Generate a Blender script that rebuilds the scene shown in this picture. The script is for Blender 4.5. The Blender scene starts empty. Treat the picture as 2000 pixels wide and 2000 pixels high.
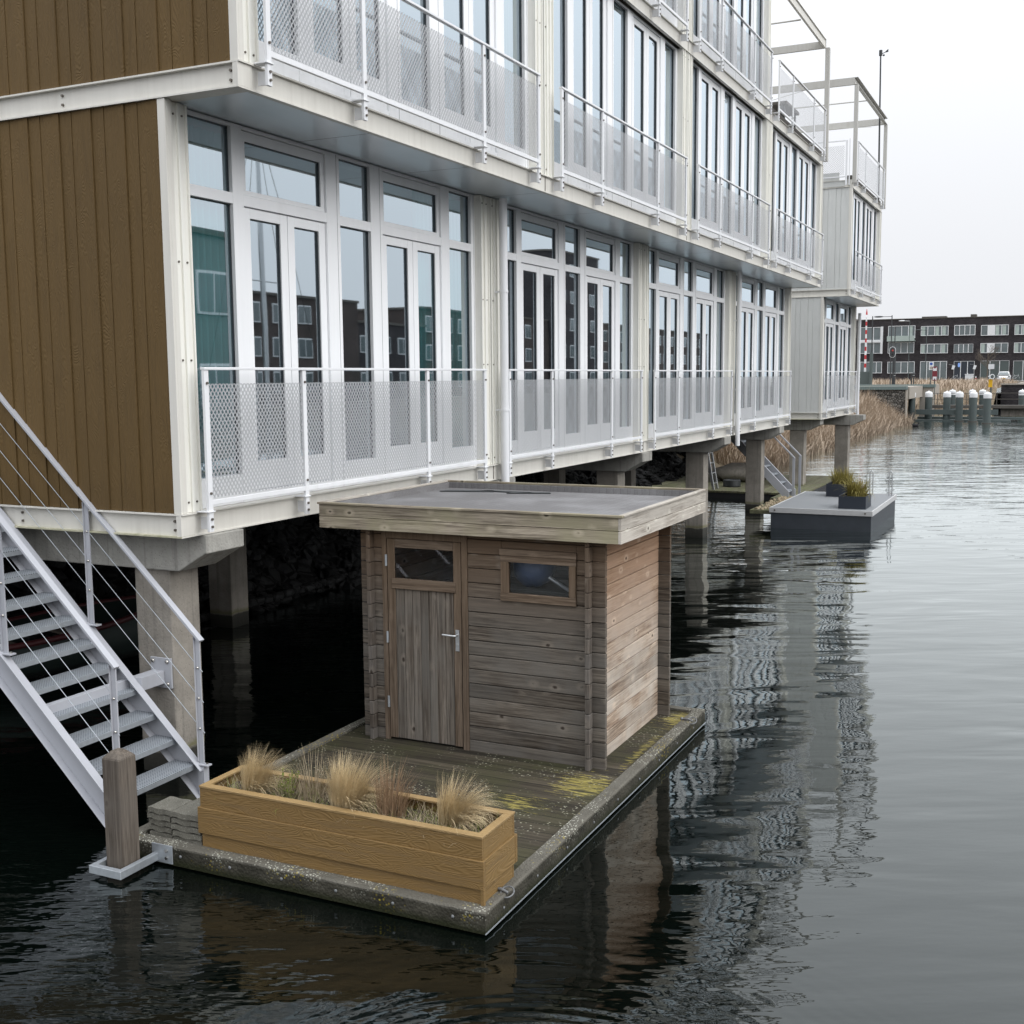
import bpy, math, random
from mathutils import Vector, Matrix
R = random.Random(7)
S = bpy.context.scene
COL = S.collection
rad = math.radians

# ------------------------------------------------------------------ node helpers
class NT:
    def __init__(s, name):
        s.m = bpy.data.materials.new(name); s.m.use_nodes = True
        s.t = s.m.node_tree; s.t.nodes.clear()
        s.out = s.t.nodes.new('ShaderNodeOutputMaterial')
    def n(s, typ, **kw):
        nd = s.t.nodes.new('ShaderNode' + typ)
        for k, v in kw.items(): setattr(nd, k, v)
        return nd
    def link(s, a, b):
        if isinstance(a, bpy.types.NodeSocket): s.t.links.new(a, b)
        elif isinstance(a, (tuple, list)) and len(a) == 3 and b.type == 'RGBA': b.default_value = (*a, 1)
        else: b.default_value = a
    def pos(s): return s.n('NewGeometry').outputs['Position']
    def mp(s, v, scale=(1, 1, 1), rot=(0, 0, 0), loc=(0, 0, 0)):
        nd = s.n('Mapping'); s.link(v, nd.inputs['Vector'])
        nd.inputs['Scale'].default_value = scale; nd.inputs['Rotation'].default_value = rot; nd.inputs['Location'].default_value = loc
        return nd.outputs[0]
    def noise(s, v, scale, detail=4, rough=.55, dist=0, out='Fac'):
        nd = s.n('TexNoise'); s.link(v, nd.inputs['Vector'])
        nd.inputs['Scale'].default_value = scale; nd.inputs['Detail'].default_value = detail
        nd.inputs['Roughness'].default_value = rough; nd.inputs['Distortion'].default_value = dist
        return nd.outputs[out]
    def voro(s, v, scale, feature='F1', out='Distance', rnd=1):
        nd = s.n('TexVoronoi', feature=feature); s.link(v, nd.inputs['Vector']); nd.inputs['Scale'].default_value = scale
        nd.inputs['Randomness'].default_value = rnd
        return nd.outputs[out]
    def ramp(s, f, stops, interp='LINEAR'):
        nd = s.n('ValToRGB'); s.link(f, nd.inputs[0]); e = nd.color_ramp.elements; nd.color_ramp.interpolation = interp
        while len(e) < len(stops): e.new(.5)
        for el, (p, c) in zip(e, stops):
            el.position = p; el.color = (*c, 1) if isinstance(c, (tuple, list)) else (c, c, c, 1)
        return nd.outputs[0]
    def mix(s, f, a, b, blend='MIX'):
        nd = s.n('Mix', data_type='RGBA', blend_type=blend)
        s.link(f, nd.inputs[0]); s.link(a, nd.inputs[6]); s.link(b, nd.inputs[7]); return nd.outputs[2]
    def math(s, op, a, b=0., c=0., clamp=False):
        nd = s.n('Math', operation=op, use_clamp=clamp); s.link(a, nd.inputs[0]); s.link(b, nd.inputs[1]); s.link(c, nd.inputs[2]); return nd.outputs[0]
    def sep(s, v):
        nd = s.n('SeparateXYZ'); s.link(v, nd.inputs[0]); return nd.outputs
    def comb(s, x, y, z):
        nd = s.n('CombineXYZ'); s.link(x, nd.inputs[0]); s.link(y, nd.inputs[1]); s.link(z, nd.inputs[2]); return nd.outputs[0]
    def wn(s, w):
        nd = s.n('TexWhiteNoise', noise_dimensions='1D'); s.link(w, nd.inputs['W']); return nd.outputs['Value']
    def bump(s, h, dist=.01, strength=1., normal=None):
        nd = s.n('Bump'); s.link(h, nd.inputs['Height']); nd.inputs['Distance'].default_value = dist; nd.inputs['Strength'].default_value = strength
        if normal: s.link(normal, nd.inputs['Normal'])
        return nd.outputs[0]
    def bsdf(s, col, rough=.6, metal=0, normal=None, spec=.5, out=True, **kw):
        nd = s.n('BsdfPrincipled'); s.link(col, nd.inputs['Base Color']); s.link(rough, nd.inputs['Roughness']); s.link(metal, nd.inputs['Metallic'])
        s.link(spec, nd.inputs['Specular IOR Level'])
        if normal is not None: s.link(normal, nd.inputs['Normal'])
        for k, v in kw.items(): s.link(v, nd.inputs[k])
        if out: s.link(nd.outputs[0], s.out.inputs[0])
        return nd.outputs[0]

def plain(name, col, rough=.6, metal=0, spec=.5, var=.12, scale=8, bump=0):
    t = NT(name); p = t.pos(); f = t.noise(p, scale, 5)
    c = t.mix(f, tuple(x * (1 - var) for x in col), tuple(min(1, x * (1 + var)) for x in col))
    n = t.bump(t.noise(p, scale * 8, 3), .004, bump) if bump else None
    t.bsdf(c, rough, metal, n, spec); return t.m

def paint(name, col, dirt=(.16, .13, .08), amt=.5, rough=.4):
    """coated steel with grime: fine specks, soft blotches and vertical run marks"""
    t = NT(name); p = t.pos()
    run = t.noise(t.mp(p, (14, 14, .7)), 1, 5, .6)
    blot = t.noise(p, 2.3, 6, .65)
    sp = t.noise(p, 90, 2, .5)
    m = t.math('MULTIPLY', t.ramp(run, [(.42, 0), (.8, 1)]), t.ramp(blot, [(.35, .1), (.75, 1)]))
    m2 = t.ramp(sp, [(.68, 0), (.78, 1)])
    m = t.math('ADD', t.math('MULTIPLY', m, amt), t.math('MULTIPLY', m2, .35 * amt), clamp=True)
    base = t.mix(blot, tuple(x * .93 for x in col), col)
    t.bsdf(t.mix(m, base, dirt), t.ramp(blot, [(.3, rough), (.8, min(1, rough + .25))]), 0, t.bump(sp, .001, .3)); return t.m

def wood(name, light, dark, grain='X', pitch=0, axis='Z', off=0, warm=None, rough=.8, knots=1., grey=None, warmz=None):
    """weathered softwood; tone changes from board to board, grain runs along `grain`"""
    t = NT(name); p = t.pos()
    sc = {'X': (.9, 26, 26), 'Y': (26, .9, 26), 'Z': (26, 26, .9)}[grain]
    xyz = t.sep(p)
    if pitch:
        idx = t.math('FLOOR', t.math('DIVIDE', t.math('SUBTRACT', xyz['XYZ'.index(axis)], off), pitch))
        rnd = t.wn(idx)
        shift = t.math('MULTIPLY', rnd, 37.)
        pv = t.n('VectorMath', operation='ADD'); t.link(p, pv.inputs[0]); t.link(t.comb(shift, shift, shift), pv.inputs[1]); q = pv.outputs[0]
    else:
        rnd = None; q = p
    g = t.noise(t.mp(q, sc), 1.3, 6, .62, .9)
    fine = t.noise(t.mp(q, tuple(v * 4 for v in sc)), 1.5, 3, .6)
    big = t.noise(q, 1.6, 4, .6)
    c = t.mix(t.ramp(g, [(.36, 0), (.62, 1)]), dark, light)
    c = t.mix(t.math('MULTIPLY', t.ramp(fine, [(.45, 0), (.68, 1)]), .6), c, tuple(v * .45 for v in dark))
    if grey: c = t.mix(t.ramp(big, [(.4, 0), (.62, .75)]), c, grey)
    if rnd is not None: c = t.mix(1., c, t.ramp(rnd, [(0, .80), (1, 1.18)]), 'MULTIPLY')
    if warm:
        # boards kept dry under the roof have not greyed: ragged edge, board by board
        lim = t.math('ADD', xyz[2], t.math('ADD', t.math('MULTIPLY', t.math('SUBTRACT', big, .5), .9), t.math('MULTIPLY', t.math('SUBTRACT', g, .5), .25)))
        c = t.mix(t.ramp(t.math('DIVIDE', t.math('SUBTRACT', lim, warmz[0]), warmz[1] - warmz[0]), [(0, 0), (1, .8)]), c, t.mix(g, tuple(v * .6 for v in warm), warm))
    if knots:
        ks = {'X': (5, 8, 8), 'Y': (8, 5, 8), 'Z': (8, 8, 5)}[grain]
        kq = t.mp(q, ks); sel = t.ramp(t.sep(t.voro(kq, 1., out='Color'))[0], [(.50, 1), (.52, 0)]); k = t.math('ADD', t.math('ADD', t.voro(kq, 1.), t.math('MULTIPLY', t.math('SUBTRACT', t.noise(q, 60., 2), .5), .10)), t.math('MULTIPLY', sel, .5))
        halo = t.math('MULTIPLY', t.ramp(k, [(.10, 0), (.16, 1), (.34, 0)]), .28 * knots)
        c = t.mix(halo, c, tuple(min(1, v * 1.7) for v in light)); c = t.mix(t.ramp(k, [(.07, .9 * knots), (.12, 0)]), c, (.03, .02, .014))
    h = t.math('ADD', g, t.math('MULTIPLY', fine, .5))
    t.bsdf(c, rough, 0, t.bump(h, .003, .8), .25); return t.m

def emboss(name, col, grain='Z', rough=.55, var=.1, streak=.25, board=0):
    """moulded wood-effect board: even colour, contour-like relief"""
    t = NT(name); p = t.pos()
    sc = {'X': (1.6, 9, 9), 'Y': (9, 1.6, 9), 'Z': (9, 9, 1.6)}[grain]
    n = t.noise(t.mp(p, sc), 1.1, 2, .45, .6)
    rings = t.math('SINE', t.math('MULTIPLY', n, 170.))
    fade = t.noise(p, 5., 2)
    h = t.math('MULTIPLY', rings, fade)
    big = t.noise(p, 1.1, 5, .6)
    run = t.noise(t.mp(p, (9, 9, .5)), 1., 4, .6)
    c = t.mix(big, tuple(v * (1 - var) for v in col), tuple(v * (1 + var) for v in col))
    c = t.mix(t.math('MULTIPLY', t.ramp(run, [(.5, 0), (.8, 1)]), streak), c, tuple(v * .55 for v in col))
    if board:
        bi = t.wn(t.math('FLOOR', t.math('DIVIDE', t.math('SUBTRACT', t.sep(p)[0], board[1]), board[0]))); c = t.mix(1., c, t.ramp(bi, [(0, .88), (1, 1.10)]), 'MULTIPLY')
        low = t.math('ADD', t.sep(p)[2], t.math('MULTIPLY', run, -.5)); c = t.mix(t.ramp(t.math('DIVIDE', low, 4.), [(.48, .45), (.58, 0)]), c, tuple(v * .55 for v in col))
    c = t.mix(t.math('MULTIPLY', t.ramp(rings, [(.0, 1), (.35, 0)]), .045), c, tuple(v * .4 for v in col))
    t.bsdf(c, rough, 0, t.bump(h, .003, .55), .35); return t.m

M = {}
M['cream'] = paint('cream_steel', (.71, .69, .635), dirt=(.20, .17, .13), amt=.34)
M['frame_grey'] = paint('roof_frame_paint', (.47, .46, .43), dirt=(.22, .19, .13), amt=.4)
M['cream2'] = paint('cream_column', (.86, .85, .79), dirt=(.22, .19, .13), amt=.42)
M['algae'] = paint('green_stained_flange', (.50, .48, .36), dirt=(.16, .17, .04), amt=1.4)
M['white'] = paint('white_frame', (.89, .90, .915), dirt=(.3, .29, .26), amt=.15, rough=.35)
M['rail'] = paint('white_rail', (.80, .81, .83), dirt=(.3, .28, .24), amt=.25, rough=.35)
M['bolt'] = plain('dull_bolt', (.16, .14, .12), .45, .8)
M['steelbolt'] = plain('bright_bolt', (.5, .48, .45), .25, 1)
M['bolt_grey'] = plain('weathered_galvanised', (.20, .205, .21), .55, .6, var=.3, scale=40)
M['seal'] = plain('dark_gasket', (.02, .025, .03), .5)
M['interior'] = plain('interior_plaster', (.5, .5, .5), .9)
M['tan'] = emboss(board=(.339, -6.255), name='tan_board', col=(0.124, 0.075, 0.024), grain='Z', rough=.75, streak=.18)
M['slate'] = emboss('slate_board', (.14, .17, .165), 'Z')
M['sage'] = emboss('grey_green_board', (0.633, 0.642, 0.622), 'Z', streak=.15)
M['galv'] = plain('galvanised', (.42, .45, .48), .42, .6, var=.2, scale=30)
M['stair'] = paint('white_stair', (.42, .43, .465), dirt=(.25, .24, .22), amt=.22, rough=.35)
M['dark'] = plain('dark_void', (.02, .02, .022), .9)
M['black'] = plain('black_metal', (.025, .028, .03), .5)
M['alu'] = plain('alu', (.55, .56, .57), .35, .8)

def soffit():
    t = NT('soffit_panel'); p = t.pos(); x, y, z = t.sep(p)[:3]
    seam = t.math('LESS_THAN', t.math('FRACT', t.math('DIVIDE', t.math('SUBTRACT', y, 6.94), 1.83)), .006)
    b = t.noise(p, 1.2, 3)
    c = t.mix(seam, t.mix(b, (.68, .74, .78), (.82, .88, .92)), (.05, .055, .06))
    t.bsdf(c, .28, .35, t.bump(t.noise(p, 1.6, 1), .01, .25)); return t.m
M['soffit'] = soffit()

def concrete(name='concrete', col=(.30, .275, .24)):
    t = NT(name); p = t.pos(); x, y, z = t.sep(p)[:3]
    b = t.noise(p, 2.4, 7, .68); pores = t.voro(p, 42.); run = t.noise(t.mp(p, (16, 16, .6)), 1, 4)
    c = t.mix(t.ramp(b, [(.3, 0), (.7, 1)]), tuple(v * .7 for v in col), tuple(v * 1.22 for v in col))
    c = t.mix(t.ramp(pores, [(.1, .75), (.17, 0)]), c, tuple(v * .35 for v in col))
    c = t.mix(t.math('MULTIPLY', t.ramp(run, [(.52, 0), (.72, 1)]), .45), c, (.10, .095, .085))
    # tide mark: wet dark foot with a thin algae line
    w = t.math('ADD', z, t.math('MULTIPLY', t.math('SUBTRACT', b, .5), .12))
    c = t.mix(t.ramp(w, [(.0, 1), (.17, .9), (.2, 0)]), c, (.022, .022, .018))
    c = t.mix(t.ramp(w, [(.18, 0), (.205, .7), (.26, 0)]), c, (.12, .12, .03))
    t.bsdf(c, .85, 0, t.bump(t.math('ADD', b, t.math('MULTIPLY', pores, .6)), .006, .7), .3); return t.m
M['concrete'] = concrete()
M['cap'] = concrete('cross_beam_concrete', (.37, .36, .33))

def glass(name, tint=(.86, .93, .95), refl=(.82, .93, 1.)):
    t = NT(name); p = t.pos()
    fr = t.n('Fresnel'); fr.inputs['IOR'].default_value = 1.9
    nb = t.bump(t.noise(p, 1.1, 1), .0022, .3); t.link(nb, fr.inputs['Normal'])
    g = t.n('BsdfGlossy'); g.inputs['Roughness'].default_value = .015; t.link(refl, g.inputs['Color']); t.link(nb, g.inputs['Normal'])
    tr = t.n('BsdfTransparent'); t.link(tint, tr.inputs['Color'])
    f = t.math('ADD', t.math('MULTIPLY', fr.outputs[0], 1.3), .47, clamp=True)
    f = t.math('MULTIPLY', f, t.math('SUBTRACT', 1., t.n('NewGeometry').outputs['Backfacing']))
    mx = t.n('MixShader'); t.link(f, mx.inputs[0]); t.link(tr.outputs[0], mx.inputs[1]); t.link(g.outputs[0], mx.inputs[2])
    t.link(mx.outputs[0], t.out.inputs[0]); return t.m
M['glass'] = glass('window_glass')
def oldglass():
    t = NT('shed_glass'); g = t.n('BsdfGlossy'); g.inputs['Roughness'].default_value = .03; t.link((.9, .9, .9), g.inputs['Color'])
    fr = t.n('Fresnel'); fr.inputs['IOR'].default_value = 1.5
    tr = t.n('BsdfTransparent'); mx = t.n('MixShader'); t.link(t.math('MULTIPLY', fr.outputs[0], .8), mx.inputs[0]); t.link(tr.outputs[0], mx.inputs[1]); t.link(g.outputs[0], mx.inputs[2])
    t.link(mx.outputs[0], t.out.inputs[0]); return t.m
M['shedglass'] = oldglass()

def mesh_mat(name='expanded_mesh', ax='Y', pitch=.044, pz=.058, w=.17):
    t = NT(name); p = t.pos(); xyz = t.sep(p)
    u = t.math('DIVIDE', xyz['XYZ'.index(ax)], pitch); v = t.math('DIVIDE', xyz[2], pz)
    a = t.math('PINGPONG', t.math('ADD', u, v), .5); b = t.math('PINGPONG', t.math('SUBTRACT', u, v), .5)
    hit = t.math('MAXIMUM', t.math('LESS_THAN', a, w * .5), t.math('LESS_THAN', b, w * .5))
    tr = t.n('BsdfTransparent'); mx = t.n('MixShader'); t.link(hit, mx.inputs[0]); t.link(tr.outputs[0], mx.inputs[1])
    t.link(t.bsdf((.46, .47, .485), .45, 0, None, out=False), mx.inputs[2]); t.link(mx.outputs[0], t.out.inputs[0]); return t.m
M['mesh'] = mesh_mat()
M['meshx'] = mesh_mat('expanded_mesh_side', 'X')

def fabric(name, col, trans=.4):
    t = NT(name); p = t.pos(); f = t.noise(t.mp(p, (30, 30, 2)), 1, 3)
    c = t.mix(f, tuple(v * .75 for v in col), col)
    t.bsdf(c, .9, 0, None, .1); return t.m
M['teal'] = fabric('teal_curtain', (.17, .66, .62)); M['pale'] = fabric('pale_curtain', (.70, .78, .80)); M['greenish'] = fabric('green_curtain', (.25, .36, .28))

WZ = .1
M['shed_x'] = wood('shed_board_front', (0.179, 0.153, 0.125), (0.050, 0.039, 0.030), 'X', .124, 'Z', .098, warm=(0.150, 0.089, 0.047), warmz=(1.2, 2.05), grey=(0.128, 0.118, 0.105))  # same wood as the side walls; the front's shade is put into the colour
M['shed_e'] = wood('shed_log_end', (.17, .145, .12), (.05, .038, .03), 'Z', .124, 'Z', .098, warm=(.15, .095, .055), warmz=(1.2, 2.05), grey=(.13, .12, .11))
M['shed_y'] = wood('shed_board_side', (0.497, 0.397, 0.306), (0.196, 0.134, 0.094), 'Y', .124, 'Z', .098, warm=(0.418, 0.224, 0.116), warmz=(.85, 1.95), grey=(0.483, 0.436, 0.379))  # side copy made lighter: the stronger light from the right is in the colour
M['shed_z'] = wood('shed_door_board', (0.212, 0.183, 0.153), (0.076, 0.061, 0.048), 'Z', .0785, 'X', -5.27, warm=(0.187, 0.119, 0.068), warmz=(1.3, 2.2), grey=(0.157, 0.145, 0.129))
M['shed_fr'] = wood('shed_frame_wood', (0.184, 0.140, 0.104), (0.082, 0.057, 0.038), 'Z', 0, knots=.6, warm=(0.184, 0.122, 0.074), warmz=(1.0, 2.2))
M['shed_frx'] = wood('shed_frame_wood_x', (0.209, 0.157, 0.114), (0.101, 0.069, 0.046), 'X', 0, knots=.6)
M['fascia_x'] = wood('fascia_board_front', (0.451, 0.388, 0.304), (0.174, 0.144, 0.105), 'X', .1125, 'Z', 2.0, grey=(0.327, 0.300, 0.196))  # front copy of the fascia wood, shade included in its tones
M['fascia_y'] = wood('fascia_board_side', (0.626, 0.581, 0.508), (0.325, 0.285, 0.243), 'Y', .1125, 'Z', 2.0, grey=(0.554, 0.513, 0.455))  # lighter copy of the front fascia, side light painted into the tones
M['pile'] = wood('pile_timber', (0.167, 0.141, 0.116), (0.068, 0.055, 0.043), 'Z', 0, grey=(0.124, 0.108, 0.093), knots=.3)
M['olddeck'] = wood('old_jetty_board', (.20, .19, .13), (.09, .08, .05), 'Y', .14, 'X', 0, grey=(.13, .14, .07))
M['planter'] = emboss('planter_board', (0.195, 0.119, 0.043), 'X', var=.06, streak=.1)
M['planter_y'] = emboss('planter_board_end', (0.202, 0.125, 0.045), 'Y', var=.06, streak=.1)
M['planter_top'] = emboss('planter_trim', (0.293, 0.195, 0.086), 'X', var=.05, streak=.05)

def deckmat():
    t = NT('mossy_decking'); p = t.pos(); x, y, z = t.sep(p)[:3]
    bi = t.math('FLOOR', t.math('DIVIDE', t.math('SUBTRACT', y, 5.8), .145)); rnd = t.wn(bi)
    fr = t.math('FRACT', t.math('DIVIDE', t.math('SUBTRACT', y, 5.8), .145))
    gap = t.math('LESS_THAN', fr, .05)
    gro = t.math('SINE', t.math('MULTIPLY', y, 2 * math.pi / .0145))
    b = t.noise(p, 2.2, 6, .65); g = t.noise(t.mp(p, (1, 25, 25)), 1.2, 5)
    c = t.mix(t.ramp(g, [(.3, 0), (.7, 1)]), (.022, .018, .012), (.072, .060, .043))
    c = t.mix(1., c, t.ramp(rnd, [(0, .6), (1, 1.35)]), 'MULTIPLY')
    c = t.mix(t.ramp(b, [(.42, 0), (.65, .7)]), c, (.050, .050, .022))
    # pale lichen flecks, all over but patchy
    f = t.math('MULTIPLY', t.ramp(t.voro(t.mp(p, (1, 1.6, 1)), 26.), [(.16, 1), (.26, 0)]), t.ramp(t.noise(p, 3.1, 5), [(.46, 0), (.58, 1)]))
    c = t.mix(f, c, (.34, .33, .25))
    # yellow lichen colonies, near the shed corner and at the far corner
    def blob(cx, cy, rx, ry):
        dx = t.math('DIVIDE', t.math('SUBTRACT', x, cx), rx); dy = t.math('DIVIDE', t.math('SUBTRACT', y, cy), ry)
        return t.math('SQRT', t.math('ADD', t.math('MULTIPLY', dx, dx), t.math('MULTIPLY', dy, dy)))
    d = t.math('MINIMUM', blob(-3.28, 8.12, .42, .42), blob(-3.12, 10.1, .25, .55))
    d = t.math('MINIMUM', d, t.math('ADD', blob(-3.6, 7.55, .6, .35), .3))
    d = t.math('MINIMUM', d, t.math('ADD', blob(-3.14, 9.1, .10, 1.3), .25))
    m = t.math('ADD', d, t.math('MULTIPLY', t.math('SUBTRACT', t.noise(t.mp(p, (3.2, 22, 5)), 1.8, 6, .75), .5), 3.6))
    yl = t.math('MULTIPLY', t.ramp(m, [(.30, 1), (.5, 0)]), t.ramp(t.noise(t.mp(p, (6, 60, 6)), 1.5, 3, .7), [(.42, .15), (.56, 1)]))
    c = t.mix(yl, c, t.mix(g, (.22, .18, .03), (.40, .34, .11)))
    c = t.mix(gap, c, (.008, .008, .006))
    h = t.math('ADD', t.math('MULTIPLY', gro, .5), t.math('MULTIPLY', gap, -3.))
    t.bsdf(c, .85, 0, t.bump(h, .0025, .7, t.bump(b, .01, .5)), .25); return t.m
M['deck'] = deckmat()

def rimmat():
    t = NT('lichen_kerb'); p = t.pos(); x, y, z = t.sep(p)[:3]
    b = t.noise(p, 4., 7, .7); g = t.noise(t.mp(p, (2, 2, 30)), 1.5, 4)
    top = t.ramp(z, [(.125, 0), (.135, 1)])
    c = t.mix(t.ramp(b, [(.3, 0), (.7, 1)]), (.016, .015, .011), (.07, .065, .05))
    c = t.mix(top, c, t.mix(b, (.055, .05, .04), (.17, .16, .135)))
    w = t.voro(p, 55.); pm = t.math('MULTIPLY', t.ramp(t.noise(p, 3.3, 5, .65), [(.48, 0), (.56, 1)]), t.ramp(z, [(.09, .15), (.14, 1)]))
    c = t.mix(t.math('MULTIPLY', t.ramp(w, [(.24, .8), (.38, 0)]), pm), c, (.50, .50, .42))
    yv = t.math('MULTIPLY', t.ramp(t.voro(p, 38.), [(.2, .8), (.34, 0)]), t.ramp(t.noise(p, 1.7, 5, .7), [(.54, 0), (.64, .9)]))
    c = t.mix(yv, c, (.46, .36, .04))
    c = t.mix(t.ramp(t.math('ADD', z, t.math('MULTIPLY', b, .06)), [(.062, .95), (.078, .6), (.11, 0)]), c, (.016, .018, .007))  # wet greenish foot, with the shadow above the water painted in too
    t.bsdf(c, .9, 0, t.bump(t.math('ADD', b, t.math('MULTIPLY', w, .5)), .012, .9), .2); return t.m
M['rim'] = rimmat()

def felt():
    t = NT('roof_felt'); p = t.pos(); x, y, z = t.sep(p)[:3]
    wob = t.math('MULTIPLY', t.noise(p, 2.5, 3), .03)
    rid = t.math('PINGPONG', t.math('DIVIDE', t.math('ADD', x, wob), .075), .5)
    b = t.noise(p, 1.5, 5); f = t.noise(p, 160, 2)
    c = t.mix(t.ramp(f, [(.3, 0), (.7, 1)]), (.105, .10, .102), (.225, .22, .22))
    c = t.mix(t.ramp(b, [(.45, 0), (.7, .5)]), c, (.33, .33, .335))
    c = t.mix(t.ramp(rid, [(.0, .6), (.05, 0)]), c, (.075, .072, .072))
    t.bsdf(c, .75, 0, t.bump(rid, .01, .5, t.bump(f, .003, .6)), .3); return t.m
M['felt'] = felt()

def treadmat():
    t = NT('perforated_tread'); p = t.pos()
    v = t.voro(t.mp(p, (1, 1, 0)), 42., rnd=0.)
    hole = t.ramp(v, [(.26, 1), (.32, 0)])
    b = t.noise(p, 20, 4)
    c = t.mix(hole, t.mix(b, (.30, .33, .37), (.44, .47, .50)), (.05, .055, .06))
    t.bsdf(c, .5, .35, t.bump(v, .003, .4)); return t.m
M['tread'] = treadmat()

def paver():
    t = NT('paver_concrete'); p = t.pos(); b = t.noise(p, 7, 6, .7); s = t.noise(p, 150, 2)
    c = t.mix(b, (.06, .058, .047), (.20, .19, .16)); c = t.mix(t.ramp(s, [(.6, 0), (.7, .7)]), c, (.42, .41, .36))
    t.bsdf(c, .9, 0, t.bump(s, .004, .8, t.bump(b, .02, .5)), .2); return t.m
M['paver'] = paver()

def rocks(name, a, b, sc=2.2):
    t = NT(name); p = t.pos(); v = t.voro(p, sc * 2, out='Color'); e = t.voro(p, sc * 2, 'DISTANCE_TO_EDGE')
    n = t.noise(p, 9, 6, .7)
    vv = t.sep(v)[0]; c = t.mix(n, a, b); c = t.mix(1., c, t.ramp(vv, [(0, .45), (1, 1.5)]), 'MULTIPLY'); c = t.mix(t.ramp(e, [(.02, .9), (.09, 0)]), c, (.008, .008, .008))
    t.bsdf(c, .85, 0, t.bump(t.ramp(e, [(0, 0), (.25, 1)]), .12, .9, t.bump(n, .03, .6)), .3); return t.m
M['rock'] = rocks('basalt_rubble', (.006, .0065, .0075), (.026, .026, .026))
M['gabion'] = rocks('stone_wall', (.03, .03, .03), (.30, .28, .25), 3.2)
M['turf'] = plain('dry_turf', (.13, .10, .06), .95, var=.4, scale=1.5, bump=.5)
M['soil'] = plain('soil', (.035, .026, .018), .95, var=.4, scale=25, bump=.8)
def straw(name, a, b, zlo=None):
    t = NT(name); oi = t.n('TexCoord'); p = t.pos(); n = t.noise(p, 14., 3); n2 = t.noise(p, 90., 1)
    c = t.mix(t.math('ADD', t.math('MULTIPLY', n, .6), t.math('MULTIPLY', n2, .4)), a, b)
    t.bsdf(c, .7, 0, None, .2); return t.m
M['straw'] = straw('feather_grass', (.30, .22, .11), (.85, .70, .45))
M['straw2'] = straw('rusty_grass', (.16, .10, .06), (.38, .26, .16))
M['green'] = straw('fresh_leaf', (.09, .12, .02), (.26, .30, .07))
M['dry'] = straw('dry_stems', (.17, .125, .08), (.50, .42, .29))
M['reed'] = straw('reed_straw', (.26, .195, .14), (.56, .46, .36))
M['greed'] = straw('yellow_green_grass', (.16, .14, .035), (.42, .36, .12))
M['navy'] = plain('navy_box', (.020, .026, .038), .45, var=.1)
M['pontside'] = plain('pontoon_side', (.03, .036, .045), .5, var=.35, scale=5)
M['pontdeck'] = plain('pontoon_deck', (.23, .24, .25), .75, var=.15, scale=60)

def brick(name, a, b, sx=1., vert='XZ'):
    t = NT(name); p = t.pos(); x, y, z = t.sep(p)[:3]
    v = t.comb(x if vert == 'XZ' else y, z, 0.)
    nd = t.n('TexBrick'); t.link(v, nd.inputs['Vector']); nd.inputs['Scale'].default_value = 1.
    nd.inputs['Brick Width'].default_value = .22; nd.inputs['Row Height'].default_value = .065; nd.inputs['Mortar Size'].default_value = .006
    nd.inputs['Color1'].default_value = (*a, 1); nd.inputs['Color2'].default_value = (*b, 1); nd.inputs['Mortar'].default_value = (.02, .02, .02, 1)
    n = t.noise(p, .6, 5, .7); n2 = t.noise(t.mp(p, (1, 1, 5)), 2.5, 4, .8)
    c = t.mix(1., nd.outputs[0], t.ramp(n, [(.3, .7), (.7, 1.3)]), 'MULTIPLY'); c = t.mix(1., c, t.ramp(n2, [(.3, .65), (.7, 1.4)]), 'MULTIPLY')
    t.bsdf(c, .85, 0, None, .2); return t.m
M['brick'] = brick('dark_brick', (.028, .025, .028), (.052, .045, .047))
M['brick2'] = brick('brown_brick', (.055, .042, .039), (.095, .074, .066), vert='YZ')
M['farglass'] = plain('far_window', (.09, .115, .12), .12, 0, 1., var=.5, scale=.6)
M['farpale'] = plain('far_window_blind', (.34, .40, .37), .3, var=.25, scale=1.2)
M['farwhite'] = plain('far_white', (.66, .67, .68), .5)
M['green_steel'] = plain('green_grey_steel', (.062, .080, .078), .55, var=.12, scale=3)
M['capgreen'] = plain('quay_coping', (.12, .16, .155), .6)
M['red'] = plain('signal_red', (.42, .02, .025), .5)
M['dkred'] = plain('dark_red', (.15, .012, .02), .5)
M['yellow'] = plain('sign_yellow', (.75, .42, .01), .5)
M['blue'] = plain('sign_blue', (.03, .09, .35), .5)
M['skyblue'] = plain('pale_blue', (.25, .42, .85), .5)
M['navyblue'] = plain('bag_blue', (.008, .035, .11), .5)
M['asphalt'] = plain('asphalt', (.06, .06, .06), .9)
M['pave'] = plain('pavement', (.32, .29, .25), .9)
M['rust'] = plain('jetty_steel', (.08, .072, .062), .8, var=.4, scale=2)
M['carpaint'] = plain('white_car_paint', (.75, .75, .76), .25, 0, .6, var=.02)
M['tyre'] = plain('tyre', (.02, .02, .02), .8)
M['lampred'] = plain('dull_red_lens', (.35, .03, .02), .3)

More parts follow.
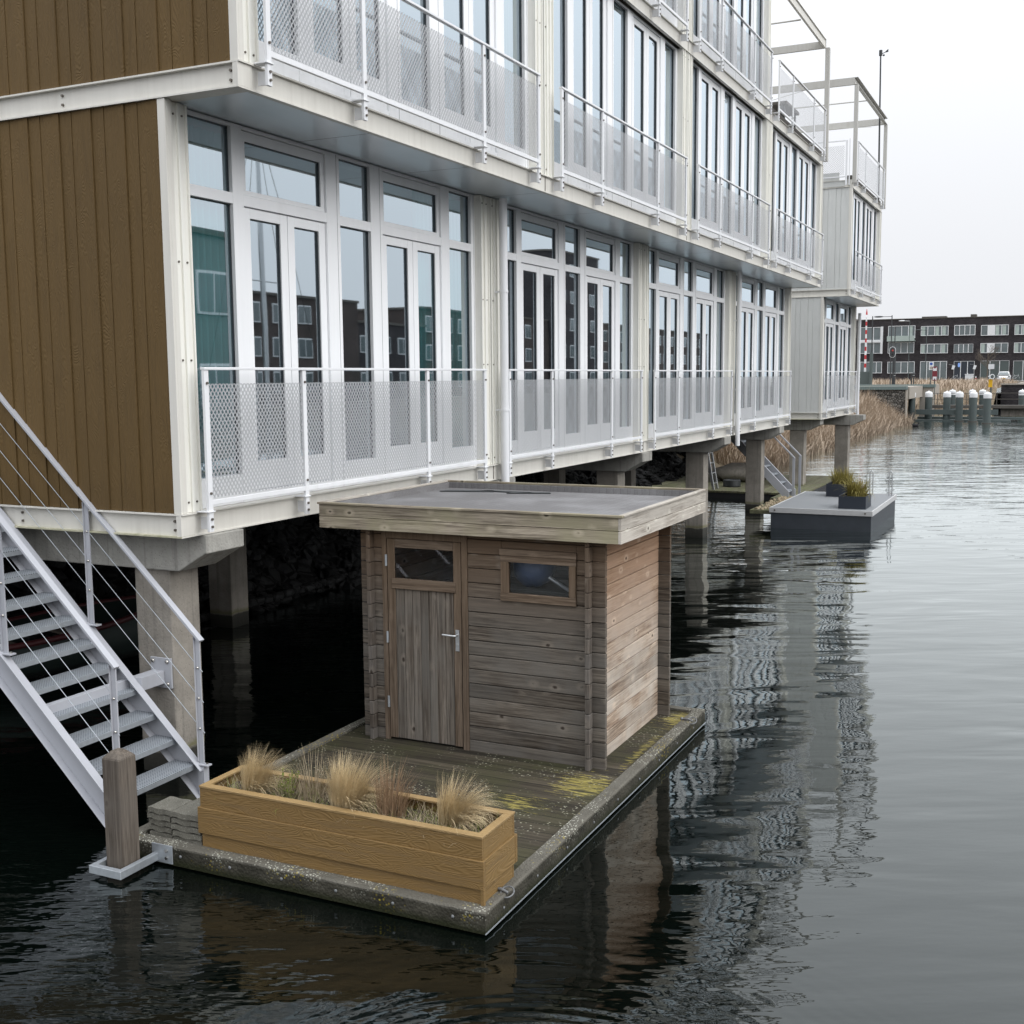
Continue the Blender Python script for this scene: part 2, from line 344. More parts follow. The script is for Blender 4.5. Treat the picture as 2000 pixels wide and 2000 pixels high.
def water():
    t = NT('water'); p = t.pos(); x, y, z = t.sep(p)[:3]
    # long, low crests lying across the view, wavelengths from 0.1 to 1.5 m
    q = t.mp(p, (1, 1, 1), (0, 0, rad(-26)))
    a = t.noise(t.mp(q, (.55, 1.6, 1)), 1.0, 2, .45, .35)
    b = t.noise(t.mp(q, (1.5, 4.6, 1)), 1.0, 2, .5, .3)
    c = t.noise(t.mp(q, (5., 13., 1)), 1.0, 2, .5)
    calm = t.ramp(t.noise(t.mp(p, (.35, .16, 1)), 1., 3, .5), [(.35, .35), (.65, 1.15)])
    far = t.ramp(t.math('DIVIDE', y, 60.), [(.10, .42), (.16, .16), (.38, .22), (.62, .95), (1., 1.5)])
    left = t.ramp(t.math('DIVIDE', t.math('ADD', x, 12.), 12.), [(.25, 1.), (.62, .22)])   # chop is livelier against the building side
    near = t.ramp(t.math('DIVIDE', y, 30.), [(.12, 1.6), (.25, 1.), (.8, 1.)])
    am = t.math('MULTIPLY', calm, near)
    h = t.math('MULTIPLY', t.math('MULTIPLY', a, .032), am)
    h = t.math('ADD', h, t.math('MULTIPLY', t.math('MULTIPLY', b, .0095), t.math('MULTIPLY', am, t.math('ADD', t.math('MULTIPLY', far, .95), t.math('MULTIPLY', left, .35)))))
    h = t.math('ADD', h, t.math('MULTIPLY', t.math('MULTIPLY', c, .0016), t.math('ADD', t.math('ADD', t.math('MULTIPLY', left, 2.6), t.math('MULTIPLY', far, .30)), t.math('MULTIPLY', t.ramp(t.math('DIVIDE', t.math('ADD', x, 12.), 12.), [(.45, 1.), (.78, .12)]), t.ramp(t.math('DIVIDE', y, 30.), [(.17, 6.), (.22, 0)])))))
    # rings spreading from a spot close to the quay
    dx = t.math('SUBTRACT', x, -2.05); dy = t.math('SUBTRACT', y, 4.35)
    r = t.math('SQRT', t.math('ADD', t.math('MULTIPLY', dx, dx), t.math('MULTIPLY', dy, dy)))
    rr = t.math('ADD', r, t.math('MULTIPLY', a, .25))
    ring = t.math('MULTIPLY', t.math('SINE', t.math('MULTIPLY', rr, 62.)), t.ramp(t.math('DIVIDE', r, 2.4), [(0, 1), (.5, .55), (1, 0)]))
    h = t.math('ADD', h, t.math('MULTIPLY', ring, .0009))
    n = t.bump(h, 1., 1.)
    dn = t.noise(p, .35, 3)
    body = t.bsdf(t.mix(dn, (.0006, .0012, .0009), (.0012, .0026, .0020)), 1., 0, None, 0., out=False)
    g = t.n('BsdfGlossy'); g.inputs['Roughness'].default_value = .006; t.link(n, g.inputs['Normal']); t.link((.945, .995, .985), g.inputs['Color'])
    fr = t.n('Fresnel'); fr.inputs['IOR'].default_value = 1.34; t.link(n, fr.inputs['Normal'])
    mx = t.n('MixShader'); t.link(t.math('MULTIPLY', fr.outputs[0], 1.75, clamp=True), mx.inputs[0]); t.link(body, mx.inputs[1]); t.link(g.outputs[0], mx.inputs[2])
    t.link(mx.outputs[0], t.out.inputs[0]); return t.m
M['water'] = water()

# ------------------------------------------------------------------ mesh builder
OFF = {}
class MB:
    def __init__(s): s.v = []; s.f = []; s.mi = []; s.cur = 0; s.sm = []; s.smooth = False
    def face(s, idx): s.f.append(idx); s.mi.append(s.cur); s.sm.append(s.smooth)
    def pts(s, ps): k = len(s.v); s.v += [tuple(p) for p in ps]; return k
    def box(s, x0, x1, y0, y1, z0, z1):
        if x0 > x1: x0, x1 = x1, x0
        if y0 > y1: y0, y1 = y1, y0
        if z0 > z1: z0, z1 = z1, z0
        k = s.pts([(x0, y0, z0), (x1, y0, z0), (x1, y1, z0), (x0, y1, z0), (x0, y0, z1), (x1, y0, z1), (x1, y1, z1), (x0, y1, z1)])
        for q in ((0, 3, 2, 1), (4, 5, 6, 7), (0, 1, 5, 4), (1, 2, 6, 5), (2, 3, 7, 6), (3, 0, 4, 7)): s.face([k + i for i in q])
        return s
    def hexa(s, b, t):
        """b, t: four bottom and four top points, same winding (ccw from above)"""
        k = s.pts(list(b) + list(t))
        for q in ((0, 3, 2, 1), (4, 5, 6, 7), (0, 1, 5, 4), (1, 2, 6, 5), (2, 3, 7, 6), (3, 0, 4, 7)): s.face([k + i for i in q])
        return s
    def prism(s, poly, axis, a, b):
        """extrude a 2D polygon (the two other axes, in order) along axis from a to b"""
        def P(u, v, w): return {'X': (w, u, v), 'Y': (u, w, v), 'Z': (u, v, w)}[axis]
        n = len(poly); k = s.pts([P(u, v, a) for u, v in poly] + [P(u, v, b) for u, v in poly])
        s.face([k + i for i in range(n)][::-1]); s.face([k + n + i for i in range(n)])
        for i in range(n): s.face([k + i, k + (i + 1) % n, k + n + (i + 1) % n, k + n + i])
        return s
    def tube(s, ps, r, n=8, caps=True):
        ps = [Vector(p) for p in ps]; rs = r if isinstance(r, (list, tuple)) else [r] * len(ps); base = []
        old = s.smooth; s.smooth = True
        for i, p in enumerate(ps):
            d = (ps[min(i + 1, len(ps) - 1)] - ps[max(i - 1, 0)]).normalized()
            u = d.cross(Vector((0, 0, 1)) if abs(d.z) < .95 else Vector((1, 0, 0))).normalized(); w = d.cross(u)
            base.append(s.pts([p + (u * math.cos(2 * math.pi * j / n) + w * math.sin(2 * math.pi * j / n)) * rs[i] for j in range(n)]))
        for a, b in zip(base, base[1:]):
            for j in range(n): s.face([a + j, a + (j + 1) % n, b + (j + 1) % n, b + j])
        s.smooth = False
        if caps:
            k0 = s.pts([s.v[base[0] + j] for j in range(n)]); k1 = s.pts([s.v[base[-1] + j] for j in range(n)])
            s.face([k0 + j for j in range(n)][::-1]); s.face([k1 + j for j in range(n)])
        s.smooth = old; return s
    def bar(s, p, q, w, h, up=(0, 0, 1)):
        p, q = Vector(p), Vector(q); d = (q - p).normalized(); u = d.cross(Vector(up)).normalized() * (w / 2); v = u.cross(d).normalized() * (h / 2)
        k = s.pts([p - u - v, p + u - v, p + u + v, p - u + v, q - u - v, q + u - v, q + u + v, q - u + v])
        for f in ((0, 3, 2, 1), (4, 5, 6, 7), (0, 1, 5, 4), (1, 2, 6, 5), (2, 3, 7, 6), (3, 0, 4, 7)): s.face([k + i for i in f])
        return s
    def lathe(s, cx, cy, prof, n=16):
        old = s.smooth; s.smooth = True; rings = []
        for r, z in prof: rings.append(s.pts([(cx + r * math.cos(2 * math.pi * j / n), cy + r * math.sin(2 * math.pi * j / n), z) for j in range(n)]))
        for a, b in zip(rings, rings[1:]):
            for j in range(n): s.face([a + j, a + (j + 1) % n, b + (j + 1) % n, b + j])
        s.smooth = False; k0 = s.pts([s.v[rings[0] + j] for j in range(n)]); k1 = s.pts([s.v[rings[-1] + j] for j in range(n)])
        s.face([k0 + j for j in range(n)][::-1]); s.face([k1 + j for j in range(n)]); s.smooth = old; return s
    def ball(s, c, rx, ry=None, rz=None, n=10, m=7):
        ry = ry or rx; rz = rz or rx; old = s.smooth; s.smooth = True; rings = []
        for i in range(1, m): 
            a = math.pi * i / m
            rings.append(s.pts([(c[0] + rx * math.sin(a) * math.cos(2 * math.pi * j / n), c[1] + ry * math.sin(a) * math.sin(2 * math.pi * j / n), c[2] + rz * math.cos(a)) for j in range(n)]))
        t = s.pts([(c[0], c[1], c[2] + rz), (c[0], c[1], c[2] - rz)])
        for a, b in zip(rings, rings[1:]):
            for j in range(n): s.face([a + j, b + j, b + (j + 1) % n, a + (j + 1) % n])
        for j in range(n):
            s.face([t, rings[0] + j, rings[0] + (j + 1) % n]); s.face([t + 1, rings[-1] + (j + 1) % n, rings[-1] + j])
        s.smooth = old; return s
    def blade(s, p, h, w, az, lean, curl, seg=4):
        """one grass blade: thin tapering strip bending over towards az"""
        ca, sa = math.cos(az), math.sin(az); px, py = -sa * w / 2, ca * w / 2; ks = []
        x = y = z = 0.; a = lean
        for i in range(seg + 1):
            f = 1 - (i / seg) ** 1.5 * .9
            ks.append(s.pts([(p[0] + ca * x - px * f, p[1] + sa * x - py * f, p[2] + z), (p[0] + ca * x + px * f, p[1] + sa * x + py * f, p[2] + z)]))
            x += math.sin(a) * h / seg; z += math.cos(a) * h / seg; a += curl / seg
        for a_, b_ in zip(ks, ks[1:]): s.face([a_, a_ + 1, b_ + 1, b_])
    def build(s, name, mats, parent=None, bevel=0, at=None, **props):
        me = bpy.data.meshes.new(name); o = Vector(OFF.get(parent.name, (0, 0, 0))) if parent else Vector(at or (0, 0, 0))
        me.from_pydata([tuple(Vector(v) - o) for v in s.v], [], s.f)
        for m in (mats if isinstance(mats, (list, tuple)) else [mats]): me.materials.append(m)
        me.polygons.foreach_set('material_index', s.mi); me.polygons.foreach_set('use_smooth', s.sm); me.update()
        ob = bpy.data.objects.new(name, me); COL.objects.link(ob)
        if parent: ob.parent = parent
        else: ob.location = o
        OFF[ob.name] = tuple(o)
        if bevel:
            b = ob.modifiers.new('bevel', 'BEVEL'); b.width = bevel; b.segments = 2; b.limit_method = 'ANGLE'; b.angle_limit = rad(40)
        for k, v in props.items(): ob[k] = v
        return ob

def thing(name, loc, label, cat, group=None):
    o = bpy.data.objects.new(name, None); COL.objects.link(o); o.location = loc; o.empty_display_size = .2
    o['label'] = label; o['category'] = cat; OFF[o.name] = tuple(loc)
    if group: o['group'] = group
    return o
def tag(o, label, cat, group=None):
    o['label'] = label; o['category'] = cat
    if group: o['group'] = group
    return o
KIDS = lambda o: [c for c in COL.objects if c.parent == o]
def dup_part(o, d, parent=None):
    """copy of a part and its sub-parts, shifted by d inside the same parent"""
    c = o.copy(); COL.objects.link(c); c.parent = parent or o.parent
    if parent is None: c.location = Vector(o.location) + Vector(d)
    for k in KIDS(o): dup_part(k, d, c)
    return c
def dup_thing(o, loc, label=None):
    c = o.copy(); COL.objects.link(c); c.location = loc
    if label: c['label'] = label
    for k in KIDS(o): dup_part(k, (0, 0, 0), c)
    return c

# ================================================================== THE NEAR APARTMENT BLOCK
Xf, zb, Xu, zu, zt, Y0, L = -6.18, 2.07, -5.48, 5.40, 8.26, 6.94, 5.48
BH = .19
def beam_y(mb, X, y0, y1, z, joints=()):
    """edge beam along the facade: web plus two thin flange lips"""
    mb.cur = 0
    mb.box(X - .05, X - .012, y0, y1, z + .012, z + BH - .012)
    mb.box(X - .05, X, y0, y1, z, z + .012); mb.box(X - .18, X + .014, y0, y1, z + BH - .012, z + BH)
    mb.cur = 1
    for j in joints: mb.box(X - .03, X - .009, j - .008, j + .008, z + .014, z + BH - .014)
def beam_x(mb, Y, x0, x1, z, algae=False):
    """channel beam across the end wall, web set back between the flanges"""
    mb.cur = 0
    mb.box(x0, x1 - .012, Y + .035, Y + .16, z + .014, z + BH - .014)
    mb.box(x0, x1 - .002, Y - .002, Y + .16, z + BH - .014, z + BH - .001)
    mb.cur = 2 if algae else 0
    mb.box(x0, x1 - .002, Y - .004, Y + .16, z + .001, z + .014)
    mb.cur = 0; mb.box(x1 - .012, x1 - .001, Y - .003, Y + .16, z + .0145, z + BH - .0145)
    mb.cur = 1
    for xx in (x1 - .09, x1 - 1.75, x1 - 3.4):
        for zz in (z + .06, z + .13): mb.tube([(xx, Y + .036, zz), (xx, Y + .02, zz)], .011, 6)

def window_unit(B, X, yo, z0, z1, transom, name='window'):
    """one bay of glazing; X facade plane, yo bay start. Returns the frame part"""
    xw = X - .10; f = MB()
    def V(a, b, za=z0, zb_=z1): f.box(xw - .08, xw, yo + a, yo + b, za, zb_)
    V(.27, .36); V(.89, 1.03); V(2.24, 2.46); V(3.0, 3.22); V(4.43, 4.62); V(5.14, 5.23)
    def Hh(za, zb_, spans, dx=0): 
        for a, b in spans: f.box(xw - .08, xw - .003 + dx, yo + a, yo + b, za, zb_)
    NAR = ((.36, .89), (2.46, 3.0), (4.62, 5.14)); WID = ((1.03, 2.24), (3.22, 4.43))
    sill = z0 + .24
    Hh(z0, sill, NAR); Hh(z0, z0 + .085, WID)
    Hh(z1 - .03, z1, NAR + WID)
    tz = None
    if transom:
        tz = transom; Hh(tz, tz + .09, NAR + WID, .002)
    # fine seam lines between doubled posts
    f.cur = 1
    for a in (2.41, 3.17, .31, 5.2): f.box(xw - .02, xw + .0015, yo + a - .003, yo + a + .003, z0 + .01, z1 - .01)
    fr = f.build(name, [M['white'], M['seal']], B, .004)
    # fixed panes
    g = MB(); gs = MB()
    def pane(a, b, za, zb_):
        g.box(xw - .056, xw - .05, yo + a, yo + b, za, zb_)
        gs.box(xw - .053, xw - .035, yo + a, yo + a + .008, za, zb_); gs.box(xw - .053, xw - .035, yo + b - .008, yo + b, za, zb_)
        gs.box(xw - .0531, xw - .0352, yo + a + .008, yo + b - .008, zb_ - .008, zb_)
    dtop = (tz if transom else z1 - .03)
    for a, b in NAR:
        pane(a, b, sill, dtop)
        if transom: pane(a, b, tz + .09, z1 - .03)
    if transom:
        for a, b in WID:
            s = MB(); s.box(xw - .07, xw - .02, yo + a + .005, yo + b - .005, tz + .095, tz + .135); s.box(xw - .07, xw - .02, yo + a + .005, yo + b - .005, z1 - .115, z1 - .035)
            s.box(xw - .0701, xw - .0205, yo + a + .005, yo + a + .06, tz + .135, z1 - .115); s.box(xw - .0701, xw - .0205, yo + b - .06, yo + b - .005, tz + .135, z1 - .115)
            s.build('top_light', M['white'], fr, .003)
            pane(a + .06, b - .06, tz + .135, z1 - .115)
    # french doors, two leaves in each wide opening
    for a, b in WID:
        mid = (a + b) / 2 + .02
        for (p, q) in ((a + .004, mid - .004), (mid + .004, b - .004)):
            d = MB(); x0, x1 = xw - .072, xw - .022; zz0, zz1 = z0 + .09, dtop - .006
            lo = .095 if p < mid - .3 and q < mid else .11
            d.box(x0, x1, yo + p, yo + p + .10, zz0, zz1); d.box(x0, x1, yo + q - .10, yo + q, zz0, zz1)
            d.box(x0 + .001, x1 - .001, yo + p + .10, yo + q - .10, zz0, z0 + .335); d.box(x0 + .001, x1 - .001, yo + p + .10, yo + q - .10, zz1 - .085, zz1)
            d.build('door_leaf', M['white'], fr, .003)
            pane(p + .10, q - .10, z0 + .335, zz1 - .085)
    g.build('pane', M['glass'], fr); gs.build('gasket', M['seal'], fr)
    return fr

def railing(B, X, yo, zbeam, ztop, posts=(.21, 1.50, 3.70, 5.03)):
    xr = X + .11
    r = MB(); r.box(xr - .022, xr + .022, yo + posts[0] - .03, yo + posts[-1] + .03, ztop - .022, ztop)
    for a, b in zip(posts, posts[1:]): r.box(xr - .018, xr + .012, yo + a + .012, yo + b - .012, zbeam + .245, zbeam + .285)
    rl = r.build('balcony_railing', M['rail'], B, .003)
    for i, o in enumerate(posts):
        p = MB(); w = .026
        p.box(xr - .012, xr + .014, yo + o - w, yo + o + w, zbeam + .035, ztop - .0225)
        p.box(X + .001, xr - .0125, yo + o + w - .012, yo + o + w, zbeam + .05, zbeam + .15)
        p.box(X + .0155, xr + .024, yo + o - w - .022, yo + o + w + .014, zbeam + BH + .0005, zbeam + BH + .011)
        p.cur = 1
        for zz in (zbeam + .075, zbeam + .135, zbeam + .34, ztop - .125): p.tube([(xr + .014, yo + o, zz), (xr + .026, yo + o, zz)], .011, 7)
        p.build('post', [M['rail'], M['bolt']], rl, .002)
    for a, b in zip(posts, posts[1:]):
        m = MB(); m.box(xr - .009, xr - .001, yo + a + .03, yo + b - .03, zbeam + .30, ztop - .13)
        m.build('mesh_panel', M['mesh'], rl)
    return rl

def block(name, label, Y, Xf, Xu, bays, clad, xback, lowbase=zb):
    B = thing(name, ((Xf + xback) / 2, Y, 0), label, 'apartment building')
    n = bays; Yend = Y + n * L
    # edge beams
    m = MB(); beam_y(m, Xf, Y, Yend, zb, [Y + L * k for k in range(1, n)]); m.build('edge_beam', [M['cream'], M['bolt'], M['algae']], B)
    m = MB(); beam_y(m, Xu, Y, Yend, zu, [Y + L * k for k in range(1, n)]); m.build('edge_beam', [M['cream'], M['bolt'], M['algae']], B)
    m = MB(); beam_y(m, Xu, Y, Yend, zt, [Y + L * k for k in range(1, n)]); m.build('edge_beam', [M['cream'], M['bolt'], M['algae']], B)
    for X, z, al in ((Xf, zb, True), (Xu, zu, False), (Xu, zt, False)):
        m = MB(); beam_x(m, Y, xback, X, z, al); m.build('end_beam', [M['cream'], M['bolt'], M['algae']], B)
        m = MB(); m.box(xback, X - .02, Yend - .17, Yend - .001, z + .001, z + BH - .001); m.build('end_beam', M['cream'], B)
    # soffit, floor slabs and rooms
    s = MB(); s.box(Xf - .3, Xu - .068, Y + .165, Yend - .18, zu + .006, zu + .03); s.build('soffit', M['soffit'], B)
    s = MB(); s.box(xback, Xf - .06, Y + .17, Yend - .18, zb + .01, zb + BH - .01); s.build('floor_slab', M['rust'], B)
    # end wall boards
    for X, za, zz in ((Xf, zb + BH + .002, zu - .001), (Xu, zu + BH + .002, zt - .001)):
        c = MB(); x = X - .075; pit = .197
        # shallow lapped boards: each one starts proud and falls back
        while x > xback:
            for w, pr in ((.205, .017), (.126, .012)):
                a, b = x, x - w
                c.hexa([(b, Y + .03 - pr * .45, za), (a, Y + .03 - pr, za), (a, Y + .05, za), (b, Y + .05, za)], [(b, Y + .03 - pr * .45, zz), (a, Y + .03 - pr, zz), (a, Y + .05, zz), (b, Y + .05, zz)])
                x -= w + .004
        c.build('cladding', M[clad], B)
        c = MB(); c.box(xback, X - .32, Y + .055, Y + .15, za, zz); c.box(xback, X - .32, Yend - .15, Yend - .02, za, zz); c.build('end_wall', M['interior'], B)
        t = MB(); t.box(X - .072, X - .0, Y + .004, Y + .028, za - .001, zz); t.box(X - .022, X + .001, Y + .028, Y + .075, za - .001, zz)
        t.build('corner_trim', M['cream'], B, .002)
        t = MB(); t.box(X - .06, X, Yend - .03, Yend + .012, za, zz); t.box(X - .34, X - .06, Yend - .012, Yend + .010, za, zz); t.build('corner_trim', M['cream'], B, .002)
    return B, Yend

def column(B, X, y0, y1, z0, z1, inner=True):
    """ribbed steel column cover between window and bay joint"""
    c = MB(); c.box(X - .30, X - .030, y0, y1, z0, z1)
    w = y1 - y0; n = 3 if w > .24 else 2
    for i in range(n + 1):
        yy = y0 + w * i / n; a = max(y0, yy - .016); b = min(y1, yy + .016)
        c.box(X - .031, X - .012, a, b, z0 + .001, z1 - .001)
    c.cur = 1
    for zz in (z0 + .08, z0 + (z1 - z0) * .38, z0 + (z1 - z0) * .62, z1 - .09):
        for yy in (y0 + w * .25, y1 - w * .25): c.tube([(X - .031, yy, zz), (X - .022, yy, zz)], .009, 6)
    return c.build('column', [M['cream2'], M['bolt']], B, .003)

A, YE = block('apartment_block', 'long near container-style apartment block clad in tan boards, raised on concrete pillars', Y0, Xf, Xu, 4, 'tan', -15.)
def bays(B, Y, n, Xf, Xu, top_bays, ztop):
    lw = window_unit(B, Xf, Y, zb + BH + .002, zu - .002, 4.745)
    lr = railing(B, Xf, Y, zb, 3.40)
    uw = window_unit(B, Xu, Y, zu + BH + .002, zt - .002, None)
    ur = railing(B, Xu, Y, zu, 6.60)
    tr = railing(B, Xu, Y, zt, 9.46)
    for k in range(1, n):
        for o in (lw, lr, uw, ur): dup_part(o, (0, k * L, 0))
    for k in range(1, n): dup_part(tr, (0, k * L, 0))
    if top_bays:
        tw = window_unit(B, Xu, Y, zt + BH + .002, ztop - .002, None)
        for k in range(1, top_bays): dup_part(tw, (0, k * L, 0))
    for X, a, b, cnt in ((Xf, zb + BH + .001, zu - .001, n), (Xu, zu + BH + .001, zt - .001, n), (Xu, zt + BH + .001, ztop - .001, top_bays)):
        if not cnt: continue
        first = column(B, X, Y + .076, Y + .268, a, b)
        c2 = column(B, X, Y + 5.232, Y + L - .04, a, b)
        if cnt > 1: mid = column(B, X, Y + L + .0, Y + L + .268, a, b)
        for k in range(1, cnt):
            dup_part(c2, (0, k * L, 0))
            if k > 1: dup_part(mid, (0, (k - 1) * L, 0))
bays(A, Y0, 4, Xf, Xu, 3, 10.97)
# rooms behind the glass
def rooms(B, Y, Yend, n, X, za, zz, xb):
    m = MB(); m.box(xb, X - .32, Y + .16, Yend - .16, za - .06, za + .02); m.cur = 0; m.box(xb, X - .32, Y + .16, Yend - .16, zz - .05, zz - .006)
    m.box(xb, xb + .1, Y + .16, Yend - .16, za + .02, zz - .05)
    for k in range(1, n): m.box(xb + .1, X - .34, Y + k * L - .06, Y + k * L + .06, za + .021, zz - .051)
    m.build('interior', M['interior'], B)
rooms(A, Y0, YE, 4, Xf, zb + BH, zu, -11.); rooms(A, Y0, YE, 4, Xu, zu + BH, zt, -10.5); rooms(A, Y0, Y0 + 3 * L, 3, Xu, zt + BH, 10.97, -10.5)
m = MB(); m.box(-15, Xu - .2, Y0 + .01, YE - .01, zt + BH * .2, zt + BH - .01); m.build('floor_slab', M['concrete'], A)
m = MB(); beam_y(m, Xu, Y0, YE, 10.97); m.cur = 0; m.box(-15, Xu - .19, Y0, Y0 + 3 * L, 10.98, 11.15); m.build('roof', [M['cream'], M['bolt']], A)
m = MB(); m.box(-15, Xu - .05, Y0 + 3 * L - .1, Y0 + 3 * L + .03, zt + BH + .001, 10.968); m.build('end_wall', M['cream2'], A)
# open steel frame over the last bay
m = MB(); m.box(Xu - 3.2, Xu - .001, YE - .02, YE + .05, 10.975, 11.14); m.box(Xu - .001, Xu + .10, YE - .07, YE + .05, zt + .10, 10.968)
m.build('terrace_frame', M['frame_grey'], A, .004); m = MB(); m.tube([(Xu - 3, YE - 2.4, 11.0), (Xu - .1, YE - 2.4, 11.0)], .02, 6)
m.build('terrace_frame', M['frame_grey'], A, .004)
m = MB(); m.box(Xu - .17, Xu - .03, Y0 + 3 * L + .03, YE - .08, zt + BH + .001, zt + BH + .13); m.build('roof_kerb', M['rust'], A)

# concrete pillars and cross beams
def pillar(B, x0, x1, yc, ztop, w=.175, name='pillar'):
    m = MB(); m.box(x0, x1, yc - w, yc + w, -1.2, ztop); return m.build(name, M['concrete'], B, .012)
def crossbeam(B, yc, xe, xi, w=.235):
    # haunched end: full depth over the pillar, thinner tip
    m = MB(); m.prism([(xe, 2.066), (xe, 1.915), (xe - .02, 1.915), (xe - .30, 1.755), (xi, 1.755), (xi, 2.066)][::-1], 'Y', yc - w, yc + w)
    return m.build('cross_beam', M['cap'], B, .01)
YP = [7.42, 12.72, 18.0, 23.0, 27.95]
for i, yc in enumerate(YP):
    if i == 0:
        pl = pillar(A, -6.98, -6.60, yc, 1.754); pb = pillar(A, -10.32, -9.92, yc + 4.6, 1.754) if False else None
        cb = crossbeam(A, yc, -6.15, -14.5)
    else:
        dup_part(pl, (0, yc - YP[0], 0)); dup_part(cb, (0, yc - YP[0], 0))
for yc in (12.22, 18.0, 23.3, 27.95, 31.6): pillar(A, -10.3, -9.92, yc, 1.754) if yc < 31 else None
# rain pipes
def pipe(B, x, y, z0, z1, br):
    m = MB(); m.tube([(x, y, z0), (x, y, z1)], .05, 12)
    for zz in br: m.box(x - .12, x - .04, y - .012, y + .012, zz, zz + .02); m.tube([(x, y, zz), (x, y, zz + .025)], .056, 12)
    return m.build('downpipe', M['rail'], B)
pipe(A, Xf + .10, 12.52, 1.90, 5.39, (2.9, 4.3)); pipe(A, Xf + .10, 12.52 + 2 * L, 1.86, 5.39, (3.0, 4.4))

# ------------------------------------------------------------------ second block
BY, BXf, BXu = 32.35, -6.06, -5.38
Bk, BYE = block('apartment_block', 'farther container-style apartment block with grey-green end wall and an open roof frame', BY, BXf, BXu, 1, 'sage', -15.)
bays(Bk, BY, 1, BXf, BXu, 0, 0)
rooms(Bk, BY, BYE, 1, BXf, zb + BH, zu, -11.); rooms(Bk, BY, BYE, 1, BXu, zu + BH, zt, -10.5)
m = MB(); m.box(-15, BXu - .2, BY + .01, BYE - .01, zt + .03, zt + BH - .01); m.box(-15, BXu - .35, BY + .03, BY + .1, zt + BH, 8.66); m.build('roof', M['sage'], Bk)
m = MB(); m.box(BXu - 4, BXu - .001, BY - .02, BY + .05, 10.88, 11.07); m.box(BXu - 4, BXu - .001, BYE - .02, BYE + .05, 10.88, 11.07)
m.box(BXu, BXu + .09, BY - .02, BYE + .05, 11.055, 11.07); m.box(BXu, BXu + .012, BY - .02, BYE + .05, 10.895, 11.055); m.box(BXu, BXu + .09, BY - .02, BYE + .05, 10.88, 10.895)
for yy in (BY - .01, BYE - .05): m.box(BXu + .0005, BXu + .10, yy, yy + .10, zt + .10, 10.879)
m.tube([(BXu - 4, BY + 2.4, 10.97), (BXu - .02, BY + 2.4, 10.97)], .02, 6); m.tube([(BXu - 3.2, BY + .3, 10.6), (BXu - 1.2, BY + .2, 10.95)], .008, 5); m.tube([(BXu - 3.6, BYE, 11.), (BXu - .3, BYE - .5, 10.75)], .008, 5)
m.build('terrace_frame', M['frame_grey'], Bk, .004)
r = MB(); r.box(-9, BXu - .12, BY - .10, BY - .06, 9.44, 9.47); r.box(-9, BXu - .12, BY - .095, BY - .065, zt + .25, zt + .28)
for xx in (BXu - .14, BXu - 1.6): r.box(xx - .025, xx + .025, BY - .13, BY - .101, zt + .04, 9.46)
r.box(BXu - .075, BXu - .05, BY - .12, BY - .08, zt + .04, 9.5)
rb = r.build('balcony_railing', M['rail'], Bk, .003)
m = MB(); m.box(-9, BXu - .2, BY - .084, BY - .081, zt + .31, 9.33); m.build('mesh_panel', M['meshx'], rb)
for (x1, yc) in ((-6.6, 33.0), (-6.02, 36.8)):
    m = MB(); m.box(x1 - .40, x1, yc - .19, yc + .19, -1.2, 1.754); m.build('pillar', M['concrete'], Bk, .012)
    m = MB(); m.prism([(x1 + .45, 2.066), (x1 + .45, 1.915), (x1 + .12, 1.755), (-14, 1.755), (-14, 2.066)][::-1], 'Y', yc - .235, yc + .235); m.build('cross_beam', M['cap'], Bk, .01)
pipe(Bk, BXf + .12, BYE - .12, 1.82, 5.2, (3.2, 5.0))
m = MB(); m.box(BXu - .17, BXu - .03, BY + .11, BYE - .07, zt + BH + .001, zt + BH + .13); m.build('roof_kerb', M['rust'], Bk)
# wind gauge mast
W = thing('weather_mast', (-5.45, 37.55, 8.45), 'thin dark mast with a wind vane on the far roof frame', 'mast')
m = MB(); m.tube([(-5.45, 37.55, 8.45), (-5.5, 37.55, 12.93)], [.03, .022], 8); m.build('pole', M['black'], W)
m = MB(); m.tube([(-5.5, 37.55, 12.86), (-5.5, 37.55, 13.02)], .05, 8); m.tube([(-5.5, 37.55, 12.9), (-5.3, 37.5, 12.95)], .012, 5)
m.hexa([(-5.36, 37.49, 12.92), (-5.27, 37.49, 12.93), (-5.27, 37.50, 12.93), (-5.36, 37.50, 12.92)], [(-5.36, 37.49, 12.95), (-5.27, 37.49, 13.02), (-5.27, 37.50, 13.02), (-5.36, 37.50, 12.95)])
m.ball((-5.40, 37.5, 12.85), .03); m.tube([(-5.5, 37.55, 12.88), (-5.40, 37.5, 12.85)], .01, 5); m.build('wind_vane', M['black'], W)
# things on the near terrace
T = thing('terrace_table', (-6.0, 26.6, 8.45), 'dark garden table behind the mesh on the open roof terrace', 'table')
m = MB(); m.box(-6.9, -5.75, 26.0, 27.3, 9.16, 9.22); m.build('tabletop', M['rust'], T)
for xx, yy in ((-6.8, 26.1), (-5.85, 26.1), (-6.8, 27.2), (-5.85, 27.2)):
    m = MB(); m.box(xx - .04, xx + .04, yy - .04, yy + .04, 8.45, 9.16); m.build('leg', M['black'], T)

